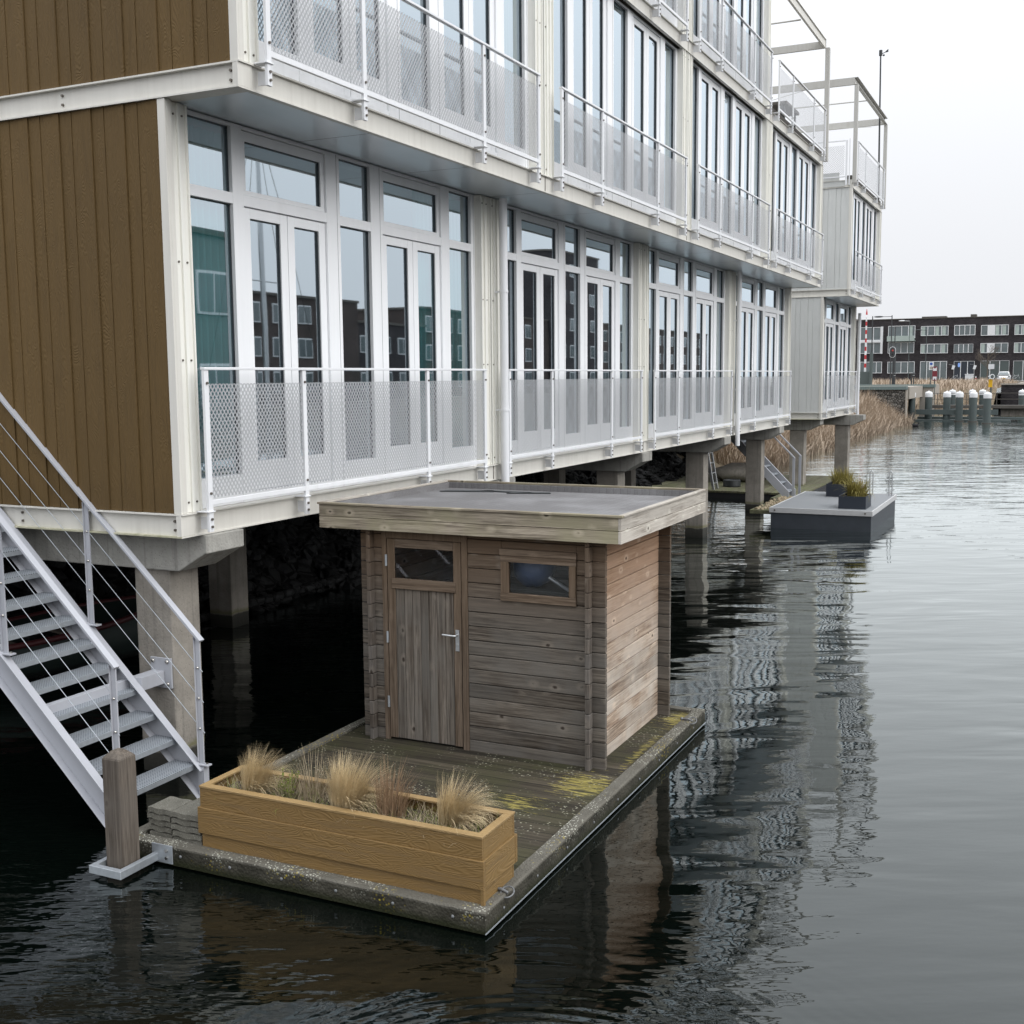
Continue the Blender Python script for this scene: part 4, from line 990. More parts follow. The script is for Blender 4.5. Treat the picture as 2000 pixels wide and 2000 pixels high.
# a boat tied up in the dark
def boat(name, c, l, w, az, cols, label):
    ca, sa = math.cos(az), math.sin(az); Bt = thing(name, c, label, 'boat'); sec = []
    def Pt(u, v, z): return (c[0] + u * ca - v * sa, c[1] + u * sa + v * ca, c[2] + z)
    hull = MB(); hull.smooth = True; n = 14; ks = []
    for i in range(n + 1):
        f = i / n; u = (f - .5) * l; ww = w / 2 * (1 - abs(2 * f - .85) ** 2.6 * .95) if f > .1 else w / 2 * .72
        ww = max(ww, .02); sh = .42 + .2 * f * f
        ks.append(hull.pts([Pt(u, -ww, sh), Pt(u, -ww * .85, .1), Pt(u, 0, -.12), Pt(u, ww * .85, .1), Pt(u, ww, sh)]))
    for a, b in zip(ks, ks[1:]):
        for j in range(4): hull.face([a + j, a + j + 1, b + j + 1, b + j])
    hull.face([ks[0] + j for j in range(5)]); h = hull.build('hull', cols[0], Bt); sd = h.modifiers.new('s', 'SOLIDIFY'); sd.thickness = .03
    g = MB(); 
    for sgn in (0, 4): g.tube([hull.v[k + sgn] for k in ks], .035, 6)
    g.build('gunwale', cols[1], Bt)
    for f in (.3, .55): 
        t_ = MB(); u = (f - .5) * l; t_.hexa([Pt(u - .1, -w * .42, .3), Pt(u + .1, -w * .42, .3), Pt(u + .1, w * .42, .3), Pt(u - .1, w * .42, .3)], [Pt(u - .1, -w * .42, .33), Pt(u + .1, -w * .42, .33), Pt(u + .1, w * .42, .33), Pt(u - .1, w * .42, .33)]); t_.build('seat', cols[2], Bt)
    return Bt
boat('rowing_boat', (-10.3, 9.5, .08), 3.2, 1.3, rad(75), (plain('boat_green', (.005, .012, .010), .7), plain('boat_red', (.05, .006, .008), .6), M['pile']), 'green and red rowing boat lying in the dark behind the near staircase')

# ------------------------------------------------------------------ second pontoon, old jetty, far staircase
F = thing('pontoon', (-4.64, 26.9, 0), 'low dark pontoon with pale deck edge moored beside the far staircase', 'pontoon')
fx0, fx1, fy0, fy1 = -5.73, -3.56, 24.92, 28.75
m = MB(); m.box(fx0 + .03, fx1 - .03, fy0 + .03, fy1 - .03, -.4, .33); m.build('float', M['pontside'], F)
m = MB(); m.box(fx0 + .03, fx1 - .03, fy0 + .03, fy1 - .03, .331, .438); m.build('deck', M['pontdeck'], F)
for i_, (a, b, c_, d_) in enumerate(((fx0, fx1, fy0, fy0 + .03), (fx0, fx1, fy1 - .03, fy1), (fx0, fx0 + .03, fy0 + .0301, fy1 - .0301), (fx1 - .03, fx1, fy0 + .0301, fy1 - .0301))):
    m = MB(); m.box(a, b, c_, d_, .335, .445); m.cur = 1
    if i_ == 0:
        for xx in (fx0 + .12, fx1 - .15): m.tube([(xx, fy0, .39), (xx, fy0 - .012, .39)], .02, 6)
    m.build('edge_trim', [M['alu'] if False else plain('pale_trim', (.5, .5, .5), .6), M['bolt']], F, .003)
def trough(cx, cy, z, w, d, h, label):
    t_ = thing('plant_trough', (cx, cy, z), label, 'planter', 'dark troughs on the far pontoon')
    m = MB(); e = .02
    m.box(cx - w / 2, cx + w / 2, cy - d / 2, cy - d / 2 + e, z, z + h); m.box(cx - w / 2, cx + w / 2, cy + d / 2 - e, cy + d / 2, z, z + h)
    m.box(cx - w / 2, cx - w / 2 + e, cy - d / 2 + e, cy + d / 2 - e, z, z + h - .0005); m.box(cx + w / 2 - e, cx + w / 2, cy - d / 2 + e, cy + d / 2 - e, z, z + h - .0005); m.build('box', M['navy'], t_)
    m = MB(); m.box(cx - w / 2 + e, cx + w / 2 - e, cy - d / 2 + e, cy + d / 2 - e, z + .01, z + h - .05); m.build('soil', M['soil'], t_); return t_
trough(-4.04, 25.65, .44, .57, .75, .27, 'dark square trough nearer the front edge of the far pontoon')
trough(-4.72, 28.05, .44, .62, .7, .30, 'dark square trough at the back edge of the far pontoon')
tuft(-4.0, 25.65, 420, .50, .2, .45, (.03, -.08), M['greed'], 'arching yellow-green grass in the front trough of the far pontoon', seed=21, w=.014, z=.66, curl=1.6, group='grasses in the dark troughs', spread=.6)
tuft(-4.72, 28.0, 420, .48, .22, .5, (-.02, -.08), M['greed'], 'bushy yellow-green grass in the back trough of the far pontoon', seed=22, w=.015, z=.68, curl=1.4, group='grasses in the dark troughs', spread=.6)
for (x, hh) in ((-3.70, 1.03), (-4.14, 1.03)):
    m = MB()
    for dx in (0, .07): m.tube([(x + dx, 28.42, .44), (x + dx, 28.42, hh - .05)], .014, 6)
    m.tube([(x, 28.42, hh - .05), (x + .035, 28.42, hh), (x + .07, 28.42, hh - .05)], .014, 6); m.build('grab_rail', M['alu'], F)
m = MB(); m.box(-6.25, -5.76, 25.3, 28.4, .25, .33); m.cur = 1
for i in range(160): xx, yy = q.uniform(-6.2, -5.8), q.uniform(25.4, 28.3); m.ball((xx, yy, .335), q.uniform(.02, .05), n=5, m=4)
tag(m.build('gangplank', [M['olddeck'], M['dry']], at=(-6., 26.8, .25)), 'narrow timber plank with litter joining the old jetty and the dark pontoon', 'gangplank')
J = thing('jetty', (-8.6, 33.3, 0), 'old mossy timber jetty under the blocks behind the pillars', 'jetty')
m = MB()
for i in range(44): x = -11.0 + i * .11; m.box(x, x + .1, 30.6, 36.3, .14, .19)
m.build('deck_boards', M['olddeck'], J); m = MB(); m.box(-11, -6.1, 30.62, 36.2, .0, .135); m.build('frame', M['dark'], J)
m = MB(); m.box(-6.7, -6.15, 29.2, 30.59, .14, .19); m.box(-6.7, -6.15, 29.25, 30.5, -.1, .135); m.build('landing', M['olddeck'], J)
m = MB()
m.ball((-8.6, 33.8, .42), .9, .7, .3, 12, 8)
for i, v in enumerate(m.v): m.v[i] = (v[0], v[1], max(.19, v[2] + q.uniform(-.04, .04)))
tag(m.build('tarpaulin', M['concrete'], at=(-8.6, 33.8, .19)), 'grey tarpaulin bundle on the old jetty', 'tarpaulin')
m = MB()
for i in range(5): m.tube([(-8.4 + .22 * math.cos(a * .5), 31.9 + .22 * math.sin(a * .5), .22 + i * .035) for a in range(14)], .03, 6)
tag(m.build('rope_coil', M['black'], at=(-8.4, 31.9, .2)), 'dark coil of hose lying in front of the tarpaulin', 'rope')
LD = thing('ladder', (-8.65, 30.9, .19), 'light metal ladder leaning up against the underside beside a pillar', 'ladder')
m = MB()
for y_ in (0, .38): m.bar((-8.62, 30.8 + y_, .19), (-8.95, 30.9 + y_, 1.9), .03, .07); 
m.build('rail', M['alu'], LD)
for i in range(6):
    f = (i + .6) / 6.2; m = MB(); m.tube([(-8.62 - .33 * f, 30.8 + .1 * f, .19 + 1.71 * f), (-8.62 - .33 * f, 31.18 + .1 * f, .19 + 1.71 * f)], .018, 6); m.build('rung', M['alu'], LD)
S2 = thing('metal_staircase', (-6.1, 28.7, .3), 'far white steel staircase coming down between the pillars to the dark pontoon', 'staircase')
for y_ in (28.41, 29.15):
    m = MB(); xa, za, xb, zb_ = -6.05, .45, -8.3, .45 + 2.25 * 1.02
    m.hexa([(xb, y_ - .03, zb_ - .27), (xa, y_ - .03, za - .27), (xa, y_ + .03, za - .27), (xb, y_ + .03, zb_ - .27)], [(xb, y_ - .03, zb_), (xa, y_ - .03, za), (xa, y_ + .03, za), (xb, y_ + .03, zb_)]); m.build('stringer', M['stair'], S2)
    m = MB(); m.bar((-5.93, y_, 1.28), (-7.9, y_, 1.28 + 1.97 * 1.0), .05, .03); m.build('handrail', M['stair'], S2)
    for xx, zz in ((-5.95, .3), (-7.1, 1.2)): m = MB(); m.box(xx - .03, xx + .03, y_ - .012, y_ + .012, zz, 1.26 + (-5.93 - xx)); m.build('post', M['stair'], S2)
for i in range(9):
    m = MB(); m.box(-6.30 - i * .2, -6.08 - i * .2, 28.45, 29.11, .32 + i * .2 + .10, .35 + i * .2 + .10); m.build('tread', M['galv'], S2)

# ------------------------------------------------------------------ reeds
m = MB(); q = random.Random(9)
def reedzone(n, y0, y1, d0, d1, h, w=.03, zf=None):
    for i in range(n):
        y = y0 + (y1 - y0) * q.random(); d = q.uniform(d0, d1) + .8 * math.sin(y * .7) * .3; x = edge_x(y) - d + .15
        z = zf if zf is not None else max(-.05, prof_z(d + .65))
        clump = .65 + .35 * math.sin(y * 2.1 + x * 1.3) * math.sin(x * 2.7)
        az = q.gauss(-.6, 1.2)
        m.blade((x, y, z - .05), h * q.uniform(.5, 1.1) * (.7 + .5 * clump), w * q.uniform(.6, 1.4), az, q.uniform(.05, .5), q.uniform(.2, 1.5), 4)
reedzone(9000, 38.5, 82.3, -.35, 2.6, 1.0)
reedzone(2500, 38.5, 50, -.3, 3.5, .9, .022)
reedzone(3000, 44, 82, 2.6, 6.5, .7)
o = m.build('reeds', M['reed']); o['kind'] = 'stuff'; tag(o, 'dry straw-brown reeds covering the canal bank', 'reeds')

# ================================================================== FAR SHORE
def struct(mb, name, mat): o = mb.build(name, mat); o['kind'] = 'structure'; return o
m = MB(); m.box(-260, 260, -60, 420, -.02, 0.); m.f = m.f[1:2]; m.mi = m.mi[:1]; m.sm = m.sm[:1]; struct(m, 'water', M['water'])
m = MB(); k = m.pts([(-200, 104, -.3), (-5.6, 104, -.3), (-5.6, 112, 1.95), (-200, 112, 1.95), (-5.6, 420, 2.05), (-200, 420, 2.05)])
m.face([k, k + 1, k + 2, k + 3]); m.face([k + 3, k + 2, k + 4, k + 5]); struct(m, 'far_bank', M['turf'])
m = MB(); k = m.pts([(-5.6, 119.3, 2.05), (140, 119.3, 2.05), (140, 420, 2.05), (-5.6, 420, 2.05)]); m.face([k, k + 1, k + 2, k + 3]); struct(m, 'far_ground', M['pave'])
m = MB(); m.box(-200, 140, 172, 181, 2.06, 2.10); struct(m, 'road', M['asphalt'])
m = MB(); m.box(-200, 140, 181, 184.9, 2.06, 2.2); m.box(-40, 140, 169.5, 172, 2.06, 2.22); struct(m, 'pavement', M['pave'])
m = MB(); m.box(-5.6, 140, 119, 119.4, -.5, 2.2); m.cur = 1; m.box(-5.65, 140, 118.9, 119.5, 2.2, 2.34); tag(m.build('quay_wall', [M['brick'], M['pave']], at=(20, 119, 0)), 'low brown brick quay wall with a light coping on the far shore', 'wall')
# rubble retaining wall and quay
Q = thing('retaining_wall', (-14, 83, 0), 'dark rubble-stone retaining wall with a green-grey coping behind the reeds', 'wall')
m = MB(); m.box(-60, -9.88, 82.8, 83.4, -.6, 2.24); m.build('stonework', M['gabion'], Q)
m = MB(); m.box(-60, -9.82, 82.7, 83.5, 2.24, 2.48); m.build('coping', M['capgreen'], Q)
m = MB(); m.box(-9.88, -9.80, 82.75, 83.3, -.6, 2.2); m.build('end_post', M['pave'], Q)
m = MB(); m.box(-9.9, -8.95, 91.5, 92, -.5, 2.3); m.build('lock_wall', M['pave'], Q)
m = MB(); m.box(-60, -8.85, 91.4, 92.3, 2.3, 2.52); m.build('coping', M['capgreen'], Q)
m = MB(); m.box(-60, -9.7, 83.41, 104, 1.6, 2.42); struct(m, 'quay', M['pave'])
m = MB(); q = random.Random(14)
for i in range(9000):
    y = 105 + 60 * q.random() ** 1.3; x = q.uniform(-26, -5.7 - (0 if y < 119 else 0)); 
    if x > -5.7: continue
    z = -.3 + (y - 104) / 8 * 2.25 if y < 112 else 1.95
    m.blade((x, y, z), q.uniform(.5, 1.1) * (.75 if y > 135 else 1), .09, q.gauss(0, 1.5), q.uniform(0, .5), q.uniform(.1, 1.2), 3)
o = m.build('reeds', M['reed']); o['kind'] = 'stuff'; tag(o, 'pale dry reeds on the far bank in front of the brick apartments', 'reeds')

# mooring posts
def mpost(x, y, label, first=None):
    if first is None:
        t_ = thing('mooring_post', (x, y, 0), label, 'mooring post', 'grey mooring posts with white caps')
        m = MB(); m.lathe(x, y, [(.245, -.6), (.245, 1.68)], 20); m.build('post', M['green_steel'], t_)
        m = MB(); m.lathe(x, y, [(.262, 1.66), (.262, 1.90), (.25, 1.96), (.2, 2.02), (.1, 2.05), (.03, 2.06), (.03, 2.13)], 20); m.build('cap', M['farwhite'], t_)
        m = MB(); m.lathe(x, y, [(.33, -.1), (.33, .06)], 12); m.build('collar', M['rust'], t_); return t_
    return dup_thing(first, (x, y, 0), label)
posts = [(-9.93, 86.9, 'mooring post closest to the end of the rubble retaining wall'), (-8.82, 87.16, 'second mooring post from the rubble wall, a taller cap peeping over it'), (-7.55, 86.6, 'third mooring post from the rubble wall with two scratched bands'),
    (-6.68, 86.0, 'fourth mooring post from the rubble wall in the front row'), (-5.73, 85.35, 'fifth front-row mooring post, second from the right end'), (-4.68, 82.5, 'frontmost mooring post at the right end of the row'),
    (-9.60, 96, 'mooring post half hidden directly behind the second front post'), (-7.98, 96, 'mooring post behind, between the third and fourth front posts'), (-6.54, 96, 'mooring post just behind the fifth front post'), (-5.80, 96, 'mooring post standing behind the gap left of the frontmost post'), (-2.95, 94, 'lone mooring post at the right edge of the picture')]
p0 = None
for x, y, l in posts:
    o = mpost(x, y, l, p0); p0 = p0 or o
JT = thing('steel_jetty', (-6, 90.5, 0), 'low rusty steel jetty with a thin guard rail behind the mooring posts', 'jetty')
m = MB(); m.box(-9.2, 12, 89.8, 90.9, .80, 1.02); m.build('walkway', M['rust'], JT); m = MB(); m.box(-9.6, 12, 87.6, 88, .08, .25); m.box(-9.6, -4.2, 86.3, 86.6, .45, .8); m.box(-9.6, -3.4, 86.2, 86.9, -.1, .1); m.build('fender_beam', M['green_steel'], JT)
m = MB()
for zz in (1.45, 1.88): m.tube([(-9.2, 90, zz), (12, 90, zz)], .02, 5)
for i in range(9): m.tube([(-8.5 + i * 2.0, 90, 1.0), (-8.5 + i * 2.0, 90, 1.88)], .025, 5)
m.build('guard_rail', M['rust'], JT)
m = MB(); m.box(-4.2, -2.5, 90.4, 90.8, .2, .8); m.box(-2.2, 10, 90.4, 90.8, .1, .8); m.build('concrete_panel', M['concrete'], JT)

# ------------------------------------------------------------------ apartment terrace
AB = thing('brick_apartments', (-15, 185, 2.1), 'dark brown brick apartment row with white window bands across the water', 'apartment building')
m = MB(); m.box(-48, 26, 185, 197, 2.1, 11.5); m.build('wall', M['brick'], AB)
m = MB(); m.box(-48.05, 26.05, 184.9, 197.1, 11.5, 11.62); rf_ = m.build('roof', M['rust'], AB)
for (x0, x1, h) in ((-20.3, -16.8, .3), (-13.4, -12.6, .45), (-32, -31, .3)): m = MB(); m.box(x0, x1, 187, 189, 11.62, 11.62 + h); m.build('roof_box', M['rust'], rf_)
def fwin(x0, x1, z0, z1, muls=3, blinds=(), fr=.07, mat='farglass', balc=False, panels=()):
    m = MB(); y0, y1 = 184.82, 184.99
    for (a, b, c_, d_) in ((x0, x1, z0, z0 + fr), (x0, x1, z1 - fr, z1), (x0, x0 + fr, z0 + fr, z1 - fr), (x1 - fr, x1, z0 + fr, z1 - fr)): m.box(a, b, y0, y1, c_, d_)
    w = (x1 - x0) / (muls + 1)
    for i in range(1, muls + 1): m.box(x0 + w * i - .045, x0 + w * i + .045, y0 + .001, y1, z0 + fr, z1 - fr)
    for i in panels: m.box(x0 + w * i, x0 + w * (i + 1), y0 + .002, y1, z0 + fr, z1 - fr)
    o = m.build('window', M['farwhite'], AB)
    g = MB(); g.box(x0 + fr, x1 - fr, 184.90, 184.95, z0 + fr, z1 - fr); g.build('pane', M[mat], o)
    if blinds:
        for i in blinds: g = MB(); g.box(x0 + w * i + .1, x0 + w * (i + .6), 184.885, 184.898, z0 + fr, z1 - fr); g.build('blind', M['farpale'], o)
    return o
fwin(-29.1, -25.95, 8.45, 10.44, 2); fwin(-28.97, -25.9, 6.45, 8.1, 2)
fwin(-24.85, -20.95, 8.65, 10.55, 3, (3,)); fwin(-24.84, -21.04, 6.42, 8.1, 3)
fwin(-20.13, -16.24, 8.96, 10.4, 3, (0, 2, 3)); fwin(-20.11, -16.25, 6.34, 7.75, 3, (0, 3))
fwin(-15.44, -12.52, 8.91, 10.44, 3, (), .08); fwin(-15.41, -12.74, 6.35, 7.65, 3, (), .03)
fwin(-11.74, -7.99, 8.81, 10.34, 3, (2, 3), panels=(1,)); fwin(-11.74, -7.98, 6.27, 7.71, 3, (0,), panels=(1,))
fwin(-7.2, -3.4, 8.82, 10.3, 3, (0, 1)); fwin(-7.19, -3.4, 6.23, 7.7, 3, (0,))
fwin(-28.9, -25.64, 3.46, 5.2, 3); fwin(-24.82, -20.89, 3.42, 5.16, 3); fwin(-20.09, -16.3, 2.2, 5.16, 3)
fwin(-15.32, -12.47, 2.2, 5.12, 2, (), .04, 'navy'); fwin(-11.64, -7.73, 2.2, 5.14, 2, (), .04, 'green_steel'); fwin(-7.18, -3.3, 2.2, 5.08, 2, (), .04, 'green_steel')
for x0 in (-2.5, 2.2, 6.9, 11.6): fwin(x0, x0 + 3.8, 8.85, 10.3); fwin(x0, x0 + 3.8, 6.25, 7.7)
for x0 in (-47.0, -42.3, -37.6, -33.2): fwin(x0, x0 + 3.6, 8.85, 10.3); fwin(x0, x0 + 3.6, 6.25, 7.7)
m = MB(); m.box(-24.85, -20.9, 183.6, 184.9, 8.21, 8.4); m.box(-24.85, -20.9, 183.6, 183.66, 8.4, 9.0); m.build('balcony', M['farpale'], AB)
m = MB(); m.box(-29.3, -25.6, 184.6, 184.99, 8.12, 8.44); m.box(-25.9, -25.6, 184.6, 184.99, 6.4, 8.119); m.box(-25.9, -25.6, 184.6, 184.99, 8.441, 10.5); m.build('window_surround', M['farwhite'], AB)
# signs on the facade
m = MB(); m.box(-15.0, -12.5, 184.7, 184.98, 2.2, 5.1); 
def disc(x, y, z, rx, rz, mat, name, label, cat):
    m = MB(); n = 20; k = m.pts([(x + rx * math.cos(2 * math.pi * i / n), y, z + rz * math.sin(2 * math.pi * i / n)) for i in range(n)] + [(x + rx * math.cos(2 * math.pi * i / n), y + .05, z + rz * math.sin(2 * math.pi * i / n)) for i in range(n)])
    m.face([k + i for i in range(n)]); m.face([k + n + i for i in range(n)][::-1])
    for i in range(n): m.face([k + i, k + n + i, k + n + (i + 1) % n, k + (i + 1) % n])
    return tag(m.build(name, mat, at=(x, y, z)), label, cat)
disc(-14.5, 183.5, 4.55, .17, .33, M['skyblue'], 'oval_sign', 'pale blue oval sign hanging by the dark entrance of the brick row', 'sign')
for (x, l) in ((-15.3, 'cream flag hanging left of the blue oval sign'), (-12.35, 'white flag right of the dark entrance')):
    t_ = thing('flag', (x, 183.6, 4.2), l, 'flag'); m = MB(); m.tube([(x - .75, 184.9, 4.65), (x, 183.6, 4.55)], .03, 5); m.build('flagpole', M['alu'], t_)
    m = MB(); m.hexa([(x - .25, 183.6, 3.95), (x + .1, 183.6, 3.9), (x + .1, 183.64, 3.9), (x - .25, 183.64, 3.95)], [(x - .1, 183.6, 4.55), (x + .28, 183.6, 4.45), (x + .28, 183.64, 4.45), (x - .1, 183.64, 4.55)]); m.build('cloth', M['farwhite'], t_)

# ------------------------------------------------------------------ street and lock furniture
def poleobj(name, x, y, z0, z1, r, label, cat, mat='black', group=None):
    t_ = thing(name, (x, y, z0), label, cat, group); m = MB(); m.tube([(x, y, z0), (x, y, z1)], [r, r * .75], 8); m.build('pole', M[mat], t_); return t_
# barrier pole, banded
Bn = thing('barrier_boom', (-14.45, 95, 2.42), 'raised red and white striped barrier boom beside the lock', 'barrier')
m = MB(); n = 13
for i in range(n):
    m.cur = i % 2; z0 = 3.5 + (7.75 - 3.5) * i / n; z1 = 3.5 + (7.75 - 3.5) * (i + 1) / n; r_ = .085 - .03 * i / n; m.tube([(-14.45 + .01 * i / n, 95, z0), (-14.45 + .01 * (i + 1) / n, 95, z1)], r_, 8)
m.cur = 1; m.tube([(-14.43, 95, 7.95), (-14.43, 95, 8.1), (-14.43, 95, 8.42)], [.07, .06, .01], 8); m.build('boom', [M['farwhite'], M['red']], Bn)
m = MB(); m.box(-15.1, -14.0, 94.7, 95.4, 2.42, 3.5); m.build('cabinet', M['green_steel'], Bn)
t_ = poleobj('signal_pole', -13.9, 94.5, 2.42, 7.8, .05, 'tall dark pole right of the striped barrier boom', 'pole'); m = MB(); m.tube([(-13.93, 94.5, 2.42), (-13.91, 94.5, 5.0)], .13, 10); m.build('base', M['green_steel'], t_)
LP = poleobj('street_lamp', -12.78, 97, 2.42, 7.95, .05, 'dark street lamp whose flat head points left above the roofline', 'street lamp'); m = MB(); m.tube([(-12.78, 97, 7.85), (-13.5, 97, 7.85)], .025, 6); m.ball((-13.8, 97, 7.86), .38, .16, .07); m.build('lamp_head', M['black'], LP)
for (x, y, zt2, l) in ((-20.6, 175, 10.85, 'pale street lamp right of the round balcony window'), (-18.6, 178, 9.6, 'grey street lamp in front of the first white window band')):
    t_ = poleobj('street_lamp', x, y, 2.1, zt2, .05, l, 'street lamp', 'green_steel', 'street lamps in front of the brick row'); m = MB(); m.tube([(x, y, zt2 - .05), (x - .8, y, zt2)], .03, 5); m.ball((x - 1.1, y, zt2), .45, .2, .1); m.build('lamp_head', M['farwhite'] if zt2 > 10 else M['black'], t_)
SG = poleobj('traffic_signal', -12.25, 95, 2.42, 7.0, .05, 'navigation signal with a white-rimmed oval board and two dark lenses', 'signal')
m = MB(); m.tube([(-12.25, 95, 2.42), (-12.27, 95, 4.7)], .12, 10); m.build('base', M['black'], SG)
def stadium(cx, cz, hw, hh, y0, y1, mat, name, parent, n=10):
    pts = [(cx + hw * math.cos(math.pi * i / n), cz + hh - hw + hw * math.sin(math.pi * i / n)) for i in range(n + 1)] + [(cx - hw * math.cos(math.pi * i / n), cz - hh + hw - hw * math.sin(math.pi * i / n)) for i in range(n + 1)]
    m = MB(); m.prism(pts, 'Y', y0, y1); return m.build(name, mat, parent)
stadium(-12.38, 5.0, .24, .43, 94.78, 94.82, M['farwhite'], 'rim', SG); bd = stadium(-12.38, 5.0, .20, .39, 94.74, 94.779, M['black'], 'board', SG)
for zz, mt in ((5.12, 'lampred'), (4.85, 'dark')): m = MB(); m.ball((-12.36, 94.73, zz), .075, .05, .075); m.build('lens', M[mt], bd)
for (x, l) in ((-12.07, 'short ball-topped lamp post under the navigation signal'), (-10.66, 'short ball-topped lamp post at the right end of the coping')):
    t_ = thing('quay_lamp', (x, 94, 2.45), l, 'lamp post', 'ball-topped posts on the lock'); m = MB(); m.tube([(x, 94, 2.42), (x, 94, 3.2)], .045, 8); m.tube([(x - .16, 94, 2.42), (x - .16, 94, 3.3)], .05, 8); m.build('post', M['black'], t_)
    m = MB(); m.ball((x, 94, 3.3), .12); m.build('globe', M['black'], t_); m = MB(); m.lathe(x, 94, [(.07, 3.18), (.075, 3.21)], 8); m.build('light_ring', M['farwhite'], t_)
PS = thing('parking_sign', (-9.6, 96, 1.), 'white signboard with two round symbols on a pole by the reeds', 'sign')
m = MB(); m.tube([(-9.62, 96, .5), (-9.62, 96, 4.25)], .04, 6); m.build('pole', M['green_steel'], PS); m = MB(); m.box(-9.77, -9.43, 95.9, 95.95, 3.6, 4.22); bb = m.build('board', M['farwhite'], PS)
for zz, mt in ((4.07, 'blue'), (3.76, 'pave')): m = MB(); m.prism([(-9.6 + .11 * math.cos(i * .5236), zz + .11 * math.sin(i * .5236)) for i in range(12)], 'Y', 95.885, 95.899); m.build('symbol', M[mt], bb)
RS = thing('red_sign', (-9.18, 94.6, 0), 'tall dark red and white notice board on a grey pole among the mooring posts', 'sign')
m = MB(); m.tube([(-9.2, 94.7, 0), (-9.2, 94.7, 3.8)], .045, 8); m.build('pole', M['green_steel'], RS)
m = MB(); m.box(-9.37, -9.02, 94.6, 94.65, 2.78, 3.85); b_ = m.build('board', M['dkred'], RS)
m = MB(); m.box(-9.33, -9.06, 94.585, 94.599, 3.52, 3.78); m.box(-9.33, -9.06, 94.585, 94.599, 2.82, 3.08); m.build('white_field', M['farwhite'], b_)
m = MB(); m.prism([(-9.29, 3.80), (-9.1, 3.80), (-9.195, 3.68)], 'Y', 94.57, 94.584); m.prism([(-9.27, 2.84), (-9.12, 2.84), (-9.195, 2.95)], 'Y', 94.57, 94.584); m.build('arrow', M['dkred'], b_)
NB = thing('signal_mast', (-5.25, 95, 0), 'mast with a white box, horn loudspeaker and yellow notice at the lock', 'mast')
m = MB(); m.tube([(-5.2, 95, .9), (-5.15, 95, 4.1)], .06, 8); m.tube([(-5.0, 95.1, 2.9), (-4.98, 95.1, 4.0)], .04, 6); m.build('pole', M['green_steel'], NB)
m = MB(); m.box(-5.42, -5.0, 94.85, 94.95, 3.62, 3.98); m.build('white_board', M['farwhite'], NB)
m = MB(); m.box(-5.36, -5.08, 94.85, 94.9, 2.25, 2.85); m.build('notice', M['yellow'], NB)
m = MB(); m.tube([(-5.4, 94.9, 3.05), (-5.15, 94.7, 3.05), (-5.1, 94.6, 3.05)], [.03, .14, .20], 14); m.build('horn', M['farwhite'], NB); m = MB(); m.tube([(-5.1, 94.6, 3.05), (-5.095, 94.59, 3.05)], .13, 12); m.build('horn_mouth', M['green_steel'], NB)
# car
def car(cx, cy, z, label):
    c_ = thing('parked_car', (cx, cy, z), label, 'car'); w = 1.68; m = MB(); m.smooth = True
    sec = [(-2.0, .35, .62, .80), (-1.9, .25, .78, .84), (-1.2, .22, .92, .84), (.9, .22, .90, .84), (1.7, .24, .78, .82), (1.95, .35, .6, .76)]
    ks = []
    for (u, zl, zh, hw) in sec: ks.append(m.pts([(cx - hw, cy + u, z + zl), (cx - hw, cy + u, z + zh - .06), (cx - hw * .93, cy + u, z + zh), (cx + hw * .93, cy + u, z + zh), (cx + hw, cy + u, z + zh - .06), (cx + hw, cy + u, z + zl)]))
    for a, b in zip(ks, ks[1:]):
        for j in range(6): m.face([a + j, a + (j + 1) % 6, b + (j + 1) % 6, b + j])
    m.face([ks[0] + j for j in range(6)][::-1]); m.face([ks[-1] + j for j in range(6)])
    m.hexa([(cx - .76, cy - 1.75, z + .9), (cx + .76, cy - 1.75, z + .9), (cx + .76, cy + .9, z + .9), (cx - .76, cy + .9, z + .9)], [(cx - .58, cy - 1.25, z + 1.42), (cx + .58, cy - 1.25, z + 1.42), (cx + .58, cy + .2, z + 1.42), (cx - .58, cy + .2, z + 1.42)])
    bd_ = m.build('body', M['carpaint'], c_); m = MB()
    m.hexa([(cx - .66, cy - 1.74, z + .97), (cx + .66, cy - 1.74, z + .97), (cx + .66, cy - 1.6, z + .97), (cx - .66, cy - 1.6, z + .97)], [(cx - .55, cy - 1.36, z + 1.34), (cx + .55, cy - 1.36, z + 1.34), (cx + .55, cy - 1.2, z + 1.34), (cx - .55, cy - 1.2, z + 1.34)]); m.build('rear_window', M['farglass'], c_)
    for s_ in (-1, 1):
        m = MB(); m.box(cx + s_ * .6, cx + s_ * .83, cy - 2.02, cy - 1.88, z + .62, z + .80); m.build('headlight', M['farglass'], c_)
        for u in (-1.25, 1.2): m = MB(); m.tube([(cx + s_ * .66, cy + u, z + .3), (cx + s_ * .83, cy + u, z + .3)], .3, 16); m.build('wheel', M['tyre'], c_)
    m = MB(); m.box(cx - .25, cx + .25, cy - 2.03, cy - 2.0, z + .42, z + .53); m.build('number_plate', M['yellow'], c_)
car(-7.95, 176, 2.1, 'white hatchback parked in front of the brick row')
m = MB(); m.box(-13.05, -12.0, 176, 176.8, 2.1, 3.12); m.box(-13.1, -11.95, 175.95, 176.85, 3.12, 3.22); m.box(-12.8, -12.7, 176.3, 176.4, 3.22, 3.34); tag(m.build('utility_cabinet', M['farwhite'], at=(-12.5, 176.4, 2.1), bevel=.02), 'white utility cabinet on the kerb near the dark entrance', 'cabinet')
